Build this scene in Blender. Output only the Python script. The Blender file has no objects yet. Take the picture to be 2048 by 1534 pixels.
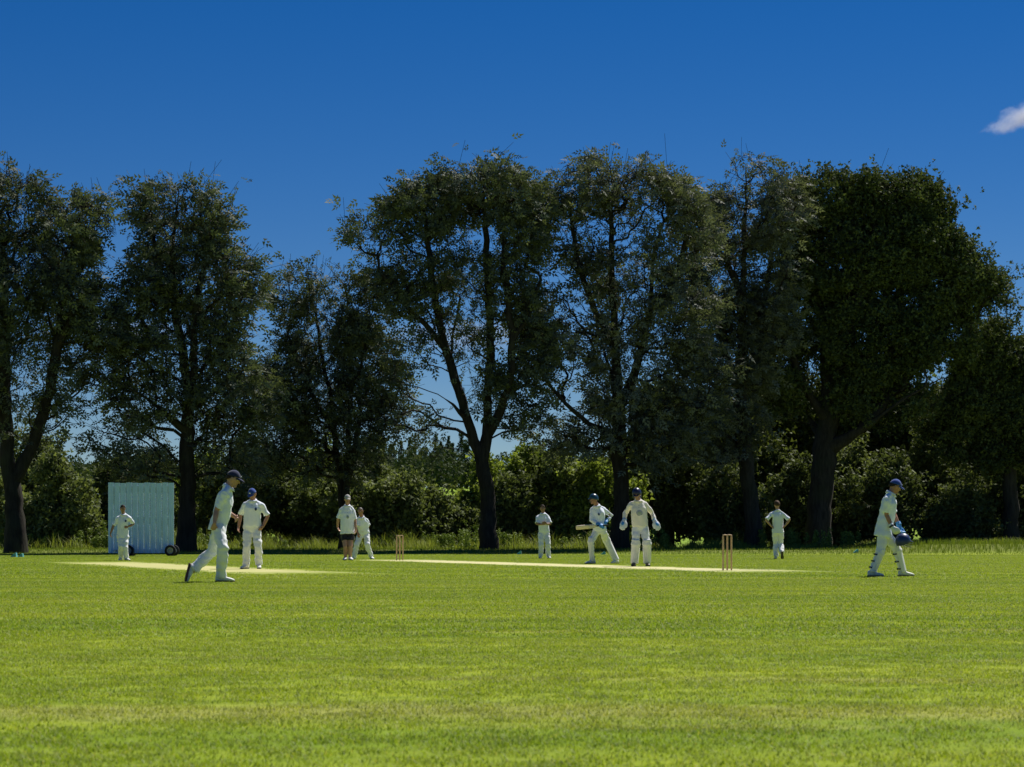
import bpy, math
import numpy as np
from mathutils import Vector, Matrix, noise as mnoise

# ------------------------------------------------------------------ scene, camera, light
scene = bpy.context.scene
COL = scene.collection
R = math.radians
F, YH, CX, HC = 4416.0, 1074.0, 1024.0, 0.68      # focal length and horizon in photo pixels, camera height in metres

cam_d = bpy.data.cameras.new('camera')
cam_d.sensor_width = 36.0
cam_d.lens = 36.0 * F / 2048.0
cam_d.shift_y = (YH - 767.0) / 2048.0
cam_d.clip_start = 0.1
cam_d.clip_end = 20000.0
cam_d.dof.use_dof = True
cam_d.dof.focus_distance = 48.0
cam_d.dof.aperture_fstop = 9.0
cam = bpy.data.objects.new('camera', cam_d)
COL.objects.link(cam)
cam.location = (0, 0, HC)
cam.rotation_euler = (R(90), 0, 0)
scene.camera = cam

SUN_EL, SUN_AZ = 54.0, 36.0                        # high summer sun beyond the trees, a little to the right
world = bpy.data.worlds.new('World')
scene.world = world
world.use_nodes = True
wn = world.node_tree
wn.nodes.clear()
w_out = wn.nodes.new('ShaderNodeOutputWorld')
w_bg = wn.nodes.new('ShaderNodeBackground')
w_sky = wn.nodes.new('ShaderNodeTexSky')
w_sky.sky_type = 'NISHITA'
w_sky.sun_disc = False
w_sky.sun_elevation = R(SUN_EL)
w_sky.sun_rotation = R(SUN_AZ)
w_sky.altitude = 600
w_sky.air_density = 0.85
w_sky.dust_density = 0.0
w_sky.ozone_density = 6.0
w_bg.inputs['Strength'].default_value = 0.05
w_hs = wn.nodes.new('ShaderNodeHueSaturation')      # the photograph's deep polarised blue
w_hs.inputs['Saturation'].default_value = 1.34
w_hs.inputs['Value'].default_value = 0.97
w_hs.inputs['Hue'].default_value = 0.511
wn.links.new(w_sky.outputs[0], w_hs.inputs['Color'])
wn.links.new(w_hs.outputs[0], w_bg.inputs[0])
wn.links.new(w_bg.outputs[0], w_out.inputs[0])

sun_d = bpy.data.lights.new('sun', 'SUN')
sun_d.energy = 5.0
sun_d.angle = R(0.53)
sun_d.color = (1.0, 0.955, 0.88)
sun = bpy.data.objects.new('sun', sun_d)
COL.objects.link(sun)
_sd = Vector((math.sin(R(SUN_AZ)) * math.cos(R(SUN_EL)), math.cos(R(SUN_AZ)) * math.cos(R(SUN_EL)), math.sin(R(SUN_EL))))
sun.rotation_euler = _sd.to_track_quat('Z', 'Y').to_euler()
sun.location = _sd * 300

vs = scene.view_settings
vs.view_transform = 'Standard'
vs.look = 'None'
vs.gamma = 1.0
vs.exposure = 0.32
vs.use_curve_mapping = False

# ------------------------------------------------------------------ helpers
def px(x, y, d):
    """photo pixel at distance d -> world point"""
    return np.array(((x - CX) / F * d, d, HC - (y - YH) / F * d))

def tag(o, label=None, cat=None, group=None, kind=None):
    if label: o['label'] = label
    if cat: o['category'] = cat
    if group: o['group'] = group
    if kind: o['kind'] = kind
    return o

def link(name, mesh, mat=None, parent=None):
    o = bpy.data.objects.new(name, mesh)
    COL.objects.link(o)
    if mat is not None:
        mesh.materials.clear(); mesh.materials.append(mat)
    if parent is not None:
        o.parent = parent
        o.matrix_parent_inverse = Matrix.Translation(parent.location).inverted()
    return o

def empty(name, loc):
    o = bpy.data.objects.new(name, None)
    COL.objects.link(o)
    o.location = Vector(loc)
    o.empty_display_size = 0.2
    return o

def np_mesh(name, verts, faces, smooth=False, attr=None):
    """verts (N,3), faces (M,k) with constant k, or a list of such arrays"""
    if not isinstance(faces, list): faces = [faces]
    faces = [np.asarray(f, dtype=np.int32) for f in faces if len(f)]
    me = bpy.data.meshes.new(name)
    verts = np.asarray(verts, dtype=np.float32)
    me.vertices.add(len(verts)); me.vertices.foreach_set('co', verts.ravel())
    loops = np.concatenate([f.ravel() for f in faces])
    tot = np.concatenate([np.full(len(f), f.shape[1], dtype=np.int32) for f in faces])
    start = np.concatenate([[0], np.cumsum(tot)[:-1]]).astype(np.int32)
    me.loops.add(len(loops)); me.loops.foreach_set('vertex_index', loops)
    me.polygons.add(len(tot)); me.polygons.foreach_set('loop_start', start)
    me.polygons.foreach_set('loop_total', tot)
    if smooth: me.polygons.foreach_set('use_smooth', np.ones(len(tot), dtype=bool))
    me.update(calc_edges=True)
    if attr is not None:
        a = me.attributes.new('v', 'FLOAT', 'FACE')
        a.data.foreach_set('value', np.asarray(attr, dtype=np.float32))
    return me

class MB:
    """collects closed shapes into one mesh"""
    def __init__(self): self.v = []; self.f = []; self.n = 0
    def add(self, v, f):
        v = [tuple(map(float, p)) for p in v]
        self.f += [tuple(i + self.n for i in q) for q in f]
        self.v += v; self.n += len(v)
        return self
    def box(self, c, s, M=None):
        c = np.array(c, float); s = np.array(s, float) / 2
        v = [c + s * np.array(k) for k in ((-1,-1,-1),(1,-1,-1),(1,1,-1),(-1,1,-1),(-1,-1,1),(1,-1,1),(1,1,1),(-1,1,1))]
        if M is not None: v = [np.array(M @ Vector(p)) for p in v]
        return self.add(v, [(0,3,2,1),(4,5,6,7),(0,1,5,4),(1,2,6,5),(2,3,7,6),(3,0,4,7)])
    def rings(self, rings, cap=True):
        k = len(rings[0]); v = []; f = []
        for r in rings: v += list(r)
        for i in range(len(rings) - 1):
            for j in range(k):
                a = i * k + j; b = i * k + (j + 1) % k
                f.append((a, b, b + k, a + k))
        if cap:
            f.append(tuple(range(k - 1, -1, -1)))
            m = (len(rings) - 1) * k
            f.append(tuple(m + j for j in range(k)))
        return self.add(v, f)
    def tube(self, pts, radii, k=10, round_ends=True, lat=None, flat=1.0):
        """swept tube; flat scales the radius across 'lat x direction'"""
        P = [np.array(p, float) for p in pts]; Rr = list(radii)
        n = len(P)
        T = []
        for i in range(n):
            d = P[min(i + 1, n - 1)] - P[max(i - 1, 0)]
            T.append(d / (np.linalg.norm(d) + 1e-9))
        u = np.array(lat, float) if lat is not None else np.array((0.31, 0.17, 0.93))
        if lat is None and abs(np.dot(u / np.linalg.norm(u), T[0])) > 0.9: u = np.array((1.0, 0.2, 0.1))
        rings = []
        def ring(c, t, r):
            nonlocal u
            a = u - t * np.dot(u, t); a /= np.linalg.norm(a) + 1e-9
            b = np.cross(t, a)
            if lat is None: u = a
            return [c + r * (math.cos(2 * math.pi * j / k) * a + flat * math.sin(2 * math.pi * j / k) * b) for j in range(k)]
        if round_ends:
            for s in (0.25, 0.75): rings.append(ring(P[0] - T[0] * Rr[0] * math.sqrt(1 - s * s) * 0.9, T[0], Rr[0] * s))
        for i in range(n): rings.append(ring(P[i], T[i], Rr[i]))
        if round_ends:
            for s in (0.75, 0.25): rings.append(ring(P[-1] + T[-1] * Rr[-1] * math.sqrt(1 - s * s) * 0.9, T[-1], Rr[-1] * s))
        return self.rings(rings)
    def ellipsoid(self, c, rad, M=None, nu=16, nv=10, fn=None):
        v = []; f = []
        for i in range(1, nv):
            th = math.pi * i / nv
            for j in range(nu):
                ph = 2 * math.pi * j / nu
                v.append((math.sin(th) * math.cos(ph), math.sin(th) * math.sin(ph), math.cos(th)))
        top = len(v); v.append((0, 0, 1)); v.append((0, 0, -1))
        for i in range(nv - 2):
            for j in range(nu):
                a = i * nu + j; b = i * nu + (j + 1) % nu
                f.append((a, a + nu, b + nu, b))
        for j in range(nu):
            f.append((top, j, (j + 1) % nu))
            m = (nv - 2) * nu
            f.append((top + 1, m + (j + 1) % nu, m + j))
        out = []
        for p in v:
            q = np.array(p) * np.array(rad)
            if fn: q = fn(np.array(p), q)
            if M is not None: q = M @ q
            out.append(q + np.array(c, float))
        return self.add(out, f)
    def mesh(self, name, smooth=False):
        me = bpy.data.meshes.new(name)
        me.from_pydata(self.v, [], self.f)
        if smooth: me.polygons.foreach_set('use_smooth', [True] * len(me.polygons))
        me.update()
        return me
    def build(self, name, mat, parent=None, smooth=False):
        return link(name, self.mesh(name, smooth), mat, parent)

# ------------------------------------------------------------------ materials
def new_mat(name):
    m = bpy.data.materials.new(name); m.use_nodes = True
    nt = m.node_tree
    return m, nt, nt.nodes['Principled BSDF'], nt.nodes['Material Output']

def N(nt, kind, **kw):
    n = nt.nodes.new(kind)
    for k, v in kw.items(): setattr(n, k, v)
    return n

def mixc(nt, fac, a, b, mode='MIX'):
    n = N(nt, 'ShaderNodeMix', data_type='RGBA', blend_type=mode)
    for s, val in ((0, fac), (6, a), (7, b)):
        if hasattr(val, 'is_linked'): nt.links.new(val, n.inputs[s])
        elif isinstance(val, (int, float)): n.inputs[s].default_value = val
        else: n.inputs[s].default_value = (*val, 1.0)
    return n.outputs[2]

def ramp(nt, src, lo, hi, a=0.0, b=1.0):
    n = N(nt, 'ShaderNodeMapRange')
    nt.links.new(src, n.inputs[0])
    n.inputs[1].default_value, n.inputs[2].default_value = lo, hi
    n.inputs[3].default_value, n.inputs[4].default_value = a, b
    return n.outputs[0]

def noise_tex(nt, vec, scale, detail=3.0, rough=0.55, sc=(1, 1, 1), off=(0, 0, 0)):
    mp = N(nt, 'ShaderNodeMapping')
    mp.inputs['Scale'].default_value = sc
    mp.inputs['Location'].default_value = off
    nt.links.new(vec, mp.inputs[0])
    n = N(nt, 'ShaderNodeTexNoise')
    n.inputs['Scale'].default_value = scale
    n.inputs['Detail'].default_value = detail
    n.inputs['Roughness'].default_value = rough
    nt.links.new(mp.outputs[0], n.inputs['Vector'])
    return n.outputs[0]

def plain(name, col, rough=0.7, spec=0.3, var=0.12, scale=25.0, bump=0.0, bscale=120.0, metal=0.0):
    """procedural material: base colour broken up by noise, optional fine relief"""
    m, nt, p, out = new_mat(name)
    tc = N(nt, 'ShaderNodeTexCoord')
    nz = noise_tex(nt, tc.outputs['Object'], scale)
    f = ramp(nt, nz, 0.3, 0.7)
    a = tuple(c * (1 - var) for c in col); b = tuple(min(1, c * (1 + var)) for c in col)
    nt.links.new(mixc(nt, f, a, b), p.inputs['Base Color'])
    p.inputs['Roughness'].default_value = rough
    p.inputs['Specular IOR Level'].default_value = spec
    p.inputs['Metallic'].default_value = metal
    if bump:
        nb = noise_tex(nt, tc.outputs['Object'], bscale)
        bp = N(nt, 'ShaderNodeBump'); bp.inputs['Strength'].default_value = bump; bp.inputs['Distance'].default_value = 0.01
        nt.links.new(nb, bp.inputs['Height']); nt.links.new(bp.outputs[0], p.inputs['Normal'])
    return m

def leaf_mat(name, dark, light, trans=0.22, spec=0.35, rough=0.5, big=0.35):
    m, nt, p, out = new_mat(name)
    at = N(nt, 'ShaderNodeAttribute', attribute_name='v')
    geo = N(nt, 'ShaderNodeNewGeometry')
    nz = noise_tex(nt, geo.outputs['Position'], big, 3)
    c = mixc(nt, at.outputs['Fac'], dark, light)
    c2 = mixc(nt, ramp(nt, nz, 0.35, 0.68), c, tuple(l * 1.12 for l in light))
    mix2 = mixc(nt, 0.45, c, c2)
    nt.links.new(mix2, p.inputs['Base Color'])
    p.inputs['Roughness'].default_value = rough
    p.inputs['Specular IOR Level'].default_value = spec
    t = N(nt, 'ShaderNodeBsdfTranslucent')
    tcol = mixc(nt, 1.0, mix2, (1.25, 1.3, 0.55), 'MULTIPLY')
    nt.links.new(tcol, t.inputs[0])
    ms = N(nt, 'ShaderNodeMixShader'); ms.inputs[0].default_value = trans
    nt.links.new(p.outputs[0], ms.inputs[1]); nt.links.new(t.outputs[0], ms.inputs[2])
    nt.links.new(ms.outputs[0], out.inputs[0])
    return m

def bark_mat(name, col):
    m, nt, p, out = new_mat(name)
    geo = N(nt, 'ShaderNodeNewGeometry')
    nz = noise_tex(nt, geo.outputs['Position'], 9.0, 5, 0.65, (1, 1, 0.18))
    n2 = noise_tex(nt, geo.outputs['Position'], 1.2, 3)
    c = mixc(nt, ramp(nt, nz, 0.35, 0.65), tuple(k * 0.55 for k in col), tuple(k * 1.25 for k in col))
    c = mixc(nt, ramp(nt, n2, 0.5, 0.75, 0, 0.5), c, (0.05, 0.06, 0.03))
    nt.links.new(c, p.inputs['Base Color'])
    p.inputs['Roughness'].default_value = 0.9
    p.inputs['Specular IOR Level'].default_value = 0.15
    bp = N(nt, 'ShaderNodeBump'); bp.inputs['Strength'].default_value = 0.8; bp.inputs['Distance'].default_value = 0.04
    nt.links.new(nz, bp.inputs['Height']); nt.links.new(bp.outputs[0], p.inputs['Normal'])
    return m

def turf_colour(nt, blades=False):
    """mown outfield: cut bands, drier straw streaks and clover patches, by place"""
    geo = N(nt, 'ShaderNodeNewGeometry')
    pos = geo.outputs['Position']
    band = noise_tex(nt, pos, 1.0, 2.5, 0.6, (0.04, 0.34, 0.0))
    band2 = noise_tex(nt, pos, 1.0, 2, 0.5, (0.09, 0.75, 0.0), (3, 7, 0))
    patch = noise_tex(nt, pos, 0.55, 4, 0.6, (0.7, 1.0, 0.0), (11, 3, 0))
    small = noise_tex(nt, pos, 7.0, 4, 0.65, (0.6, 1.0, 0.0))
    fine = noise_tex(nt, pos, 38.0, 3, 0.7, (0.8, 1.0, 0.0))
    green = mixc(nt, ramp(nt, patch, 0.34, 0.66), (0.145, 0.225, 0.010), (0.285, 0.345, 0.022))
    yel = mixc(nt, ramp(nt, band, 0.42, 0.62, 0, 0.85), green, (0.335, 0.38, 0.028))
    dk = mixc(nt, ramp(nt, band2, 0.47, 0.62, 0, 0.75), yel, (0.135, 0.22, 0.012))
    # straw streaks left where the mower turned, and a wide dry strip nine metres out
    sx = N(nt, 'ShaderNodeSeparateXYZ'); nt.links.new(pos, sx.inputs[0])
    straw_n = noise_tex(nt, pos, 1.0, 4, 0.62, (0.16, 1.1, 0.0), (5, 1, 0))
    straw = ramp(nt, straw_n, 0.57, 0.70, 0, 0.75)
    wob = ramp(nt, noise_tex(nt, pos, 0.6, 3), 0.2, 0.8, -0.35, 0.35)
    ad = N(nt, 'ShaderNodeMath', operation='ADD'); nt.links.new(sx.outputs[1], ad.inputs[0]); nt.links.new(wob, ad.inputs[1])
    df = N(nt, 'ShaderNodeMath', operation='SUBTRACT'); nt.links.new(ad.outputs[0], df.inputs[0]); df.inputs[1].default_value = 8.55
    ab = N(nt, 'ShaderNodeMath', operation='ABSOLUTE'); nt.links.new(df.outputs[0], ab.inputs[0])
    strip = ramp(nt, ab.outputs[0], 0.15, 0.55, 0.65, 0.0)
    mx = N(nt, 'ShaderNodeMath', operation='MAXIMUM'); nt.links.new(straw, mx.inputs[0]); nt.links.new(strip, mx.inputs[1])
    sm = N(nt, 'ShaderNodeMath', operation='MULTIPLY'); nt.links.new(mx.outputs[0], sm.inputs[0]); nt.links.new(ramp(nt, small, 0.3, 0.6, 0.25, 1.0), sm.inputs[1])
    c = mixc(nt, sm.outputs[0], dk, (0.40, 0.34, 0.15))
    c = mixc(nt, ramp(nt, small, 0.38, 0.66, 0.0, 0.65), c, (0.11, 0.17, 0.012))
    c = mixc(nt, ramp(nt, fine, 0.5, 0.75, 0.0, 0.5), c, (0.36, 0.42, 0.040))
    return c, pos, fine, small, sx
# ------------------------------------------------------------------ terrain
def sstep(a, b, t):
    u = np.clip((np.asarray(t, float) - a) / (b - a), 0, 1)
    return u * u * (3 - 2 * u)

def ground_z(x, y):
    x = np.asarray(x, float); y = np.asarray(y, float)
    bank = sstep(84.5, 95, y) * (0.14 + 0.24 * sstep(14, 19, x)) * (1 - sstep(108, 125, y))
    hill = 16.0 * sstep(125, 640, y) * (0.8 + 0.2 * np.sin(x / 130.0 + 0.6))
    return bank + hill

def make_ground():
    ys = np.concatenate([np.linspace(-12, 80, 24), np.linspace(82, 126, 45), np.linspace(135, 700, 40), np.array([800, 950, 1200, 1600, 2200, 3200, 5000])])
    xs = np.concatenate([np.array([-4000, -1500, -600, -300, -150, -90]), np.linspace(-60, 60, 61), np.array([90, 150, 300, 600, 1500, 4000])])
    X, Y = np.meshgrid(xs, ys)
    Z = ground_z(X, Y)
    v = np.stack([X.ravel(), Y.ravel(), Z.ravel()], 1)
    nx = len(xs); i, j = np.meshgrid(np.arange(len(ys) - 1), np.arange(nx - 1), indexing='ij')
    a = (i * nx + j).ravel()
    me = np_mesh('ground', v, np.stack([a, a + 1, a + nx + 1, a + nx], 1), True)
    m, nt, p, out = new_mat('turf_ground')
    c, pos, fine, small, sx = turf_colour(nt)
    rough = mixc(nt, ramp(nt, small, 0.3, 0.7), (0.10, 0.15, 0.015), (0.20, 0.21, 0.05))
    c = mixc(nt, ramp(nt, sx.outputs[1], 86.0, 90.0), c, rough)
    c = mixc(nt, ramp(nt, sx.outputs[1], 118.0, 135.0), c, (0.20, 0.30, 0.03))
    nt.links.new(c, p.inputs['Base Color'])
    p.inputs['Roughness'].default_value = 0.95; p.inputs['Specular IOR Level'].default_value = 0.1
    bp = N(nt, 'ShaderNodeBump'); bp.inputs['Strength'].default_value = 0.5; bp.inputs['Distance'].default_value = 0.02
    nt.links.new(fine, bp.inputs['Height']); nt.links.new(bp.outputs[0], p.inputs['Normal'])
    tag(link('ground', me, m), kind='structure')
make_ground()

# two cut strips of the square, parallel to each other
STUMP_A = px(1454.5, 1141, HC * F / (1141 - YH)); STUMP_B = px(799.5, 1121, HC * F / (1121 - YH))
STUMP_A[2] = STUMP_B[2] = 0
PD = (STUMP_B - STUMP_A); PD /= np.linalg.norm(PD)
PN = np.array((PD[1], -PD[0], 0.0))

def strip_mat(name, a, b, c0, w, L):
    m, nt, p, out = new_mat(name)
    turf, pos, fine, small, sx = turf_colour(nt)
    n1 = noise_tex(nt, pos, 1.1, 4, 0.6); n2 = noise_tex(nt, pos, 40, 3, 0.7)
    c = mixc(nt, ramp(nt, n1, 0.3, 0.7), a, b)
    c = mixc(nt, ramp(nt, n2, 0.4, 0.8, 0, 0.5), c, (0.36, 0.36, 0.10))
    # the shaved grass grows back towards the edges and the ends
    def along(v, off):
        d = N(nt, 'ShaderNodeVectorMath', operation='DOT_PRODUCT'); nt.links.new(pos, d.inputs[0]); d.inputs[1].default_value = tuple(v)
        q = N(nt, 'ShaderNodeMath', operation='SUBTRACT'); nt.links.new(d.outputs['Value'], q.inputs[0]); q.inputs[1].default_value = off
        ab = N(nt, 'ShaderNodeMath', operation='ABSOLUTE'); nt.links.new(q.outputs[0], ab.inputs[0]); return ab.outputs[0]
    ragged = ramp(nt, noise_tex(nt, pos, 1.6, 5, 0.7), 0.25, 0.75, -0.5, 0.5)
    mid = c0 + PD * L / 2
    ea = ramp(nt, along(PN, float(np.dot(mid, PN))), w / 2 - 1.0, w / 2 - 0.05); eb = ramp(nt, along(PD, float(np.dot(mid, PD))), L / 2 - 5.0, L / 2 - 0.2)
    mx = N(nt, 'ShaderNodeMath', operation='MAXIMUM'); nt.links.new(ea, mx.inputs[0]); nt.links.new(eb, mx.inputs[1])
    ad = N(nt, 'ShaderNodeMath', operation='ADD'); nt.links.new(mx.outputs[0], ad.inputs[0]); nt.links.new(ragged, ad.inputs[1])
    c = mixc(nt, ramp(nt, ad.outputs[0], 0.15, 0.85), c, turf)
    nt.links.new(c, p.inputs['Base Color']); p.inputs['Roughness'].default_value = 0.95; p.inputs['Specular IOR Level'].default_value = 0.1
    return m

def make_strip(name, mid0, L, w, a, b, z=0.006):
    v = [mid0 - PN * w / 2, mid0 + PN * w / 2, mid0 + PN * w / 2 + PD * L, mid0 - PN * w / 2 + PD * L]
    o = link(name, np_mesh(name, np.array([(q[0], q[1], z) for q in v]), np.array([(0, 1, 2, 3)])), strip_mat('worn_pitch_soil', a, b, mid0, w, L))
    return tag(o, kind='structure')
_p0 = STUMP_A - PD * 3.6; _o0 = np.array((-3.3, 39.4, 0))
pitch = make_strip('pitch', _p0, 27.3, 2.9, (0.66, 0.60, 0.36), (0.54, 0.52, 0.24))
pitch_old = make_strip('pitch', _o0, 23.0, 3.1, (0.58, 0.53, 0.27), (0.42, 0.44, 0.14))
M_line = plain('whitewash', (0.78, 0.78, 0.74), 0.85, 0.2, 0.1, 8)
for s, c0 in ((1, STUMP_A), (-1, STUMP_B)):
    for off, half in ((0.0, 1.32), (1.22, 1.75)):
        c = c0 + PD * s * off; b = MB()
        v = [c + PN * half + PD * 0.025, c - PN * half + PD * 0.025, c - PN * half - PD * 0.025, c + PN * half - PD * 0.025]
        o = b.add([(p[0], p[1], 0.011) for p in v], [(0, 1, 2, 3)]).build('crease_line', M_line, pitch)

# ------------------------------------------------------------------ mown grass: scattered turf tufts
def turf_blade_mat():
    m, nt, p, out = new_mat('turf_blades')
    c, pos, fine, small, sx = turf_colour(nt)
    oi = N(nt, 'ShaderNodeObjectInfo')
    at = N(nt, 'ShaderNodeAttribute', attribute_name='v')
    c = mixc(nt, ramp(nt, at.outputs['Fac'], 0, 1, 0, 0.5), c, (0.36, 0.43, 0.040))
    c = mixc(nt, ramp(nt, at.outputs['Fac'], 0.9, 0.97, 0, 0.7), c, (0.46, 0.40, 0.17))
    nt.links.new(c, p.inputs['Base Color']); p.inputs['Roughness'].default_value = 0.55; p.inputs['Specular IOR Level'].default_value = 0.25
    t = N(nt, 'ShaderNodeBsdfTranslucent'); nt.links.new(mixc(nt, 1.0, c, (1.15, 1.2, 0.5), 'MULTIPLY'), t.inputs[0])
    ms = N(nt, 'ShaderNodeMixShader'); ms.inputs[0].default_value = 0.45
    nt.links.new(p.outputs[0], ms.inputs[1]); nt.links.new(t.outputs[0], ms.inputs[2]); nt.links.new(ms.outputs[0], out.inputs[0])
    return m
M_blade = turf_blade_mat()

def tuft_mesh(name, nb, rad, h, w, rng):
    a = rng.uniform(0, 2 * np.pi, nb); r = rad * np.sqrt(rng.uniform(0, 1, nb))
    base = np.stack([r * np.cos(a), r * np.sin(a), np.full(nb, -0.004)], 1)
    b = rng.uniform(0, 2 * np.pi, nb); lean = rng.uniform(0.2, 1.6, nb) * h * 0.9
    hh = h * rng.uniform(0.45, 1.1, nb)
    d = np.stack([np.cos(b), np.sin(b), np.zeros(nb)], 1)
    s = np.stack([-np.sin(b), np.cos(b), np.zeros(nb)], 1)
    ww = w * rng.uniform(0.6, 1.2, nb)[:, None]
    up = np.array((0, 0, 1.0))
    mid = base + d * (lean * 0.3)[:, None] + up * (hh * 0.6)[:, None]
    tip = base + d * lean[:, None] + up * hh[:, None]
    V = np.stack([base - s * ww / 2, base + s * ww / 2, mid + s * ww * 0.4, mid - s * ww * 0.4, tip], 1).reshape(-1, 3)
    k = np.arange(nb) * 5
    q = np.stack([k, k + 1, k + 2, k + 3], 1); t = np.stack([k + 3, k + 2, k + 4], 1)
    val = rng.uniform(0, 1, nb)
    return np_mesh(name, V, [q, t], False, np.concatenate([val, val]))

def scatter(name, points, rot, scl, sources, mat, idx):
    """points carrying turf tufts through a geometry-nodes modifier"""
    me = bpy.data.meshes.new(name)
    me.vertices.add(len(points)); me.vertices.foreach_set('co', np.asarray(points, np.float32).ravel())
    for nm, ty, val in (('rot', 'FLOAT', rot), ('scl', 'FLOAT', scl), ('idx', 'INT', idx)):
        at = me.attributes.new(nm, ty, 'POINT'); at.data.foreach_set('value', np.asarray(val, np.float32 if ty == 'FLOAT' else np.int32))
    o = link(name, me, mat)
    ng = bpy.data.node_groups.new(name + '_scatter', 'GeometryNodeTree')
    ng.interface.new_socket('Geometry', in_out='INPUT', socket_type='NodeSocketGeometry')
    ng.interface.new_socket('Geometry', in_out='OUTPUT', socket_type='NodeSocketGeometry')
    gi = ng.nodes.new('NodeGroupInput'); go = ng.nodes.new('NodeGroupOutput')
    ip = ng.nodes.new('GeometryNodeInstanceOnPoints')
    ci = ng.nodes.new('GeometryNodeCollectionInfo'); ci.inputs['Collection'].default_value = sources
    ci.inputs['Separate Children'].default_value = True; ci.inputs['Reset Children'].default_value = True
    def named(n, ty):
        a = ng.nodes.new('GeometryNodeInputNamedAttribute'); a.data_type = ty; a.inputs['Name'].default_value = n
        return a.outputs[0]
    cx = ng.nodes.new('ShaderNodeCombineXYZ'); ng.links.new(named('rot', 'FLOAT'), cx.inputs[2])
    ng.links.new(gi.outputs[0], ip.inputs['Points']); ng.links.new(ci.outputs[0], ip.inputs['Instance'])
    ip.inputs['Pick Instance'].default_value = True
    ng.links.new(named('idx', 'INT'), ip.inputs['Instance Index'])
    ng.links.new(cx.outputs[0], ip.inputs['Rotation'])
    ng.links.new(named('scl', 'FLOAT'), ip.inputs['Scale'])
    ng.links.new(ip.outputs[0], go.inputs[0])
    md = o.modifiers.new('scatter', 'NODES'); md.node_group = ng
    return o

def make_turf():
    rng = np.random.default_rng(3)
    src = bpy.data.collections.new('turf_tufts')
    for i, (nb, rad, h, w) in enumerate([(80, 0.13, 0.017, 0.0042)] * 5 + [(75, 0.22, 0.021, 0.007)] * 4 + [(60, 0.35, 0.026, 0.012)] * 3):
        o = bpy.data.objects.new('turf_tuft_%02d' % i, tuft_mesh('turf_tuft', nb, rad, h, w, rng))
        o.data.materials.append(M_blade); src.objects.link(o)
    P, I, S = [], [], []
    for (d0, d1, dens, lo, hi) in ((5.8, 15, 120, 0, 5), (15, 36, 48, 5, 9), (36, 84, 15, 9, 12)):
        area = (0.2319 * 1.12) * (d1 ** 2 - d0 ** 2); n = int(area * dens)
        y = np.sqrt(rng.uniform(d0 ** 2, d1 ** 2, n)); x = rng.uniform(-1, 1, n) * (y * 0.2319 * 1.12 + 0.6)
        pt = np.stack([x, y, np.zeros(n)], 1)
        # no tufts on the shaved strips
        keep = np.ones(n, bool)
        for c0, L_, hw in ((_p0, 27.3, 1.25), (_o0, 23.0, 1.3)):
            q = pt - c0; al = q @ PD; ac = np.abs(q @ PN) + rng.normal(0, 0.25, n)
            keep &= ~((al > 1.0) & (al < L_ - 1.0) & (ac < hw))
        pt = pt[keep]; P.append(pt); I.append(rng.integers(lo, hi, len(pt))); S.append(rng.uniform(0.75, 1.2, len(pt)))
    P = np.concatenate(P)
    o = scatter('grass', P, rng.uniform(0, 6.28, len(P)), np.concatenate(S), src, M_blade, np.concatenate(I))
    tag(o, 'short mown grass of the cricket outfield in cut bands', 'grass', kind='stuff')
make_turf()

# ------------------------------------------------------------------ trees
LEAF_ASH = []      # pinnate spray: five leaflets, each a pointed triangle
for (t, sd, ln, wd) in ((0.25, 1, 0.46, 0.25), (0.33, -1, 0.46, 0.25), (0.60, 1, 0.42, 0.23), (0.68, -1, 0.42, 0.23), (0.80, 0, 0.50, 0.25)):
    ang = sd * 0.95; ca, sa = math.cos(ang), math.sin(ang)
    ax = np.array((ca, sa, -0.18)); sdv = np.array((-sa, ca, 0.0)); o_ = np.array((t, 0, -0.12 * t * t))
    LEAF_ASH += [o_ + ax * ln * 0.2 + sdv * wd * 0.55, o_ + ax * ln * 1.1, o_ + ax * ln * 0.2 - sdv * wd * 0.55]
LEAF_ASH = np.array(LEAF_ASH)
LEAF_CLUSTER = []  # broad leaves tossed about a twig end (oak, hedge)
_lr = np.random.default_rng(42)
for _i in range(6):
    c_ = _lr.normal(0, 0.42, 3); ax = _lr.normal(0, 1, 3); ax /= np.linalg.norm(ax); sdv = np.cross(ax, _lr.normal(0, 1, 3)); sdv /= np.linalg.norm(sdv)
    LEAF_CLUSTER += [c_ + sdv * 0.24 - ax * 0.18, c_ + ax * 0.42, c_ - sdv * 0.24 - ax * 0.18]
LEAF_CLUSTER = np.array(LEAF_CLUSTER)

def leaf_mesh(name, pos, out_dir, size, tmpl, rng, up_bias=0.8, val=None):
    n = len(pos)
    A = out_dir + rng.normal(0, 0.6, (n, 3)); A[:, 2] -= 0.25
    A /= np.linalg.norm(A, axis=1, keepdims=True) + 1e-9
    U = rng.normal(0, 0.55, (n, 3)); U[:, 2] += up_bias
    B = np.cross(U, A); B /= np.linalg.norm(B, axis=1, keepdims=True) + 1e-9
    C = np.cross(A, B)
    sz = (size * rng.uniform(0.7, 1.3, n))[:, None, None]
    V = pos[:, None, :] + sz * (tmpl[None, :, 0:1] * A[:, None, :] + tmpl[None, :, 1:2] * B[:, None, :] + tmpl[None, :, 2:3] * C[:, None, :])
    k = len(tmpl); nq = k // 3
    idx = (np.arange(n) * k)[:, None, None] + (np.arange(nq) * 3)[None, :, None] + np.arange(3)[None, None, :]
    v = rng.uniform(0, 1, n) if val is None else val
    v = np.clip(np.repeat(v, nq) + rng.normal(0, 0.15, n * nq), 0, 1)
    return np_mesh(name, V.reshape(-1, 3), idx.reshape(-1, 3), False, v)

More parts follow.
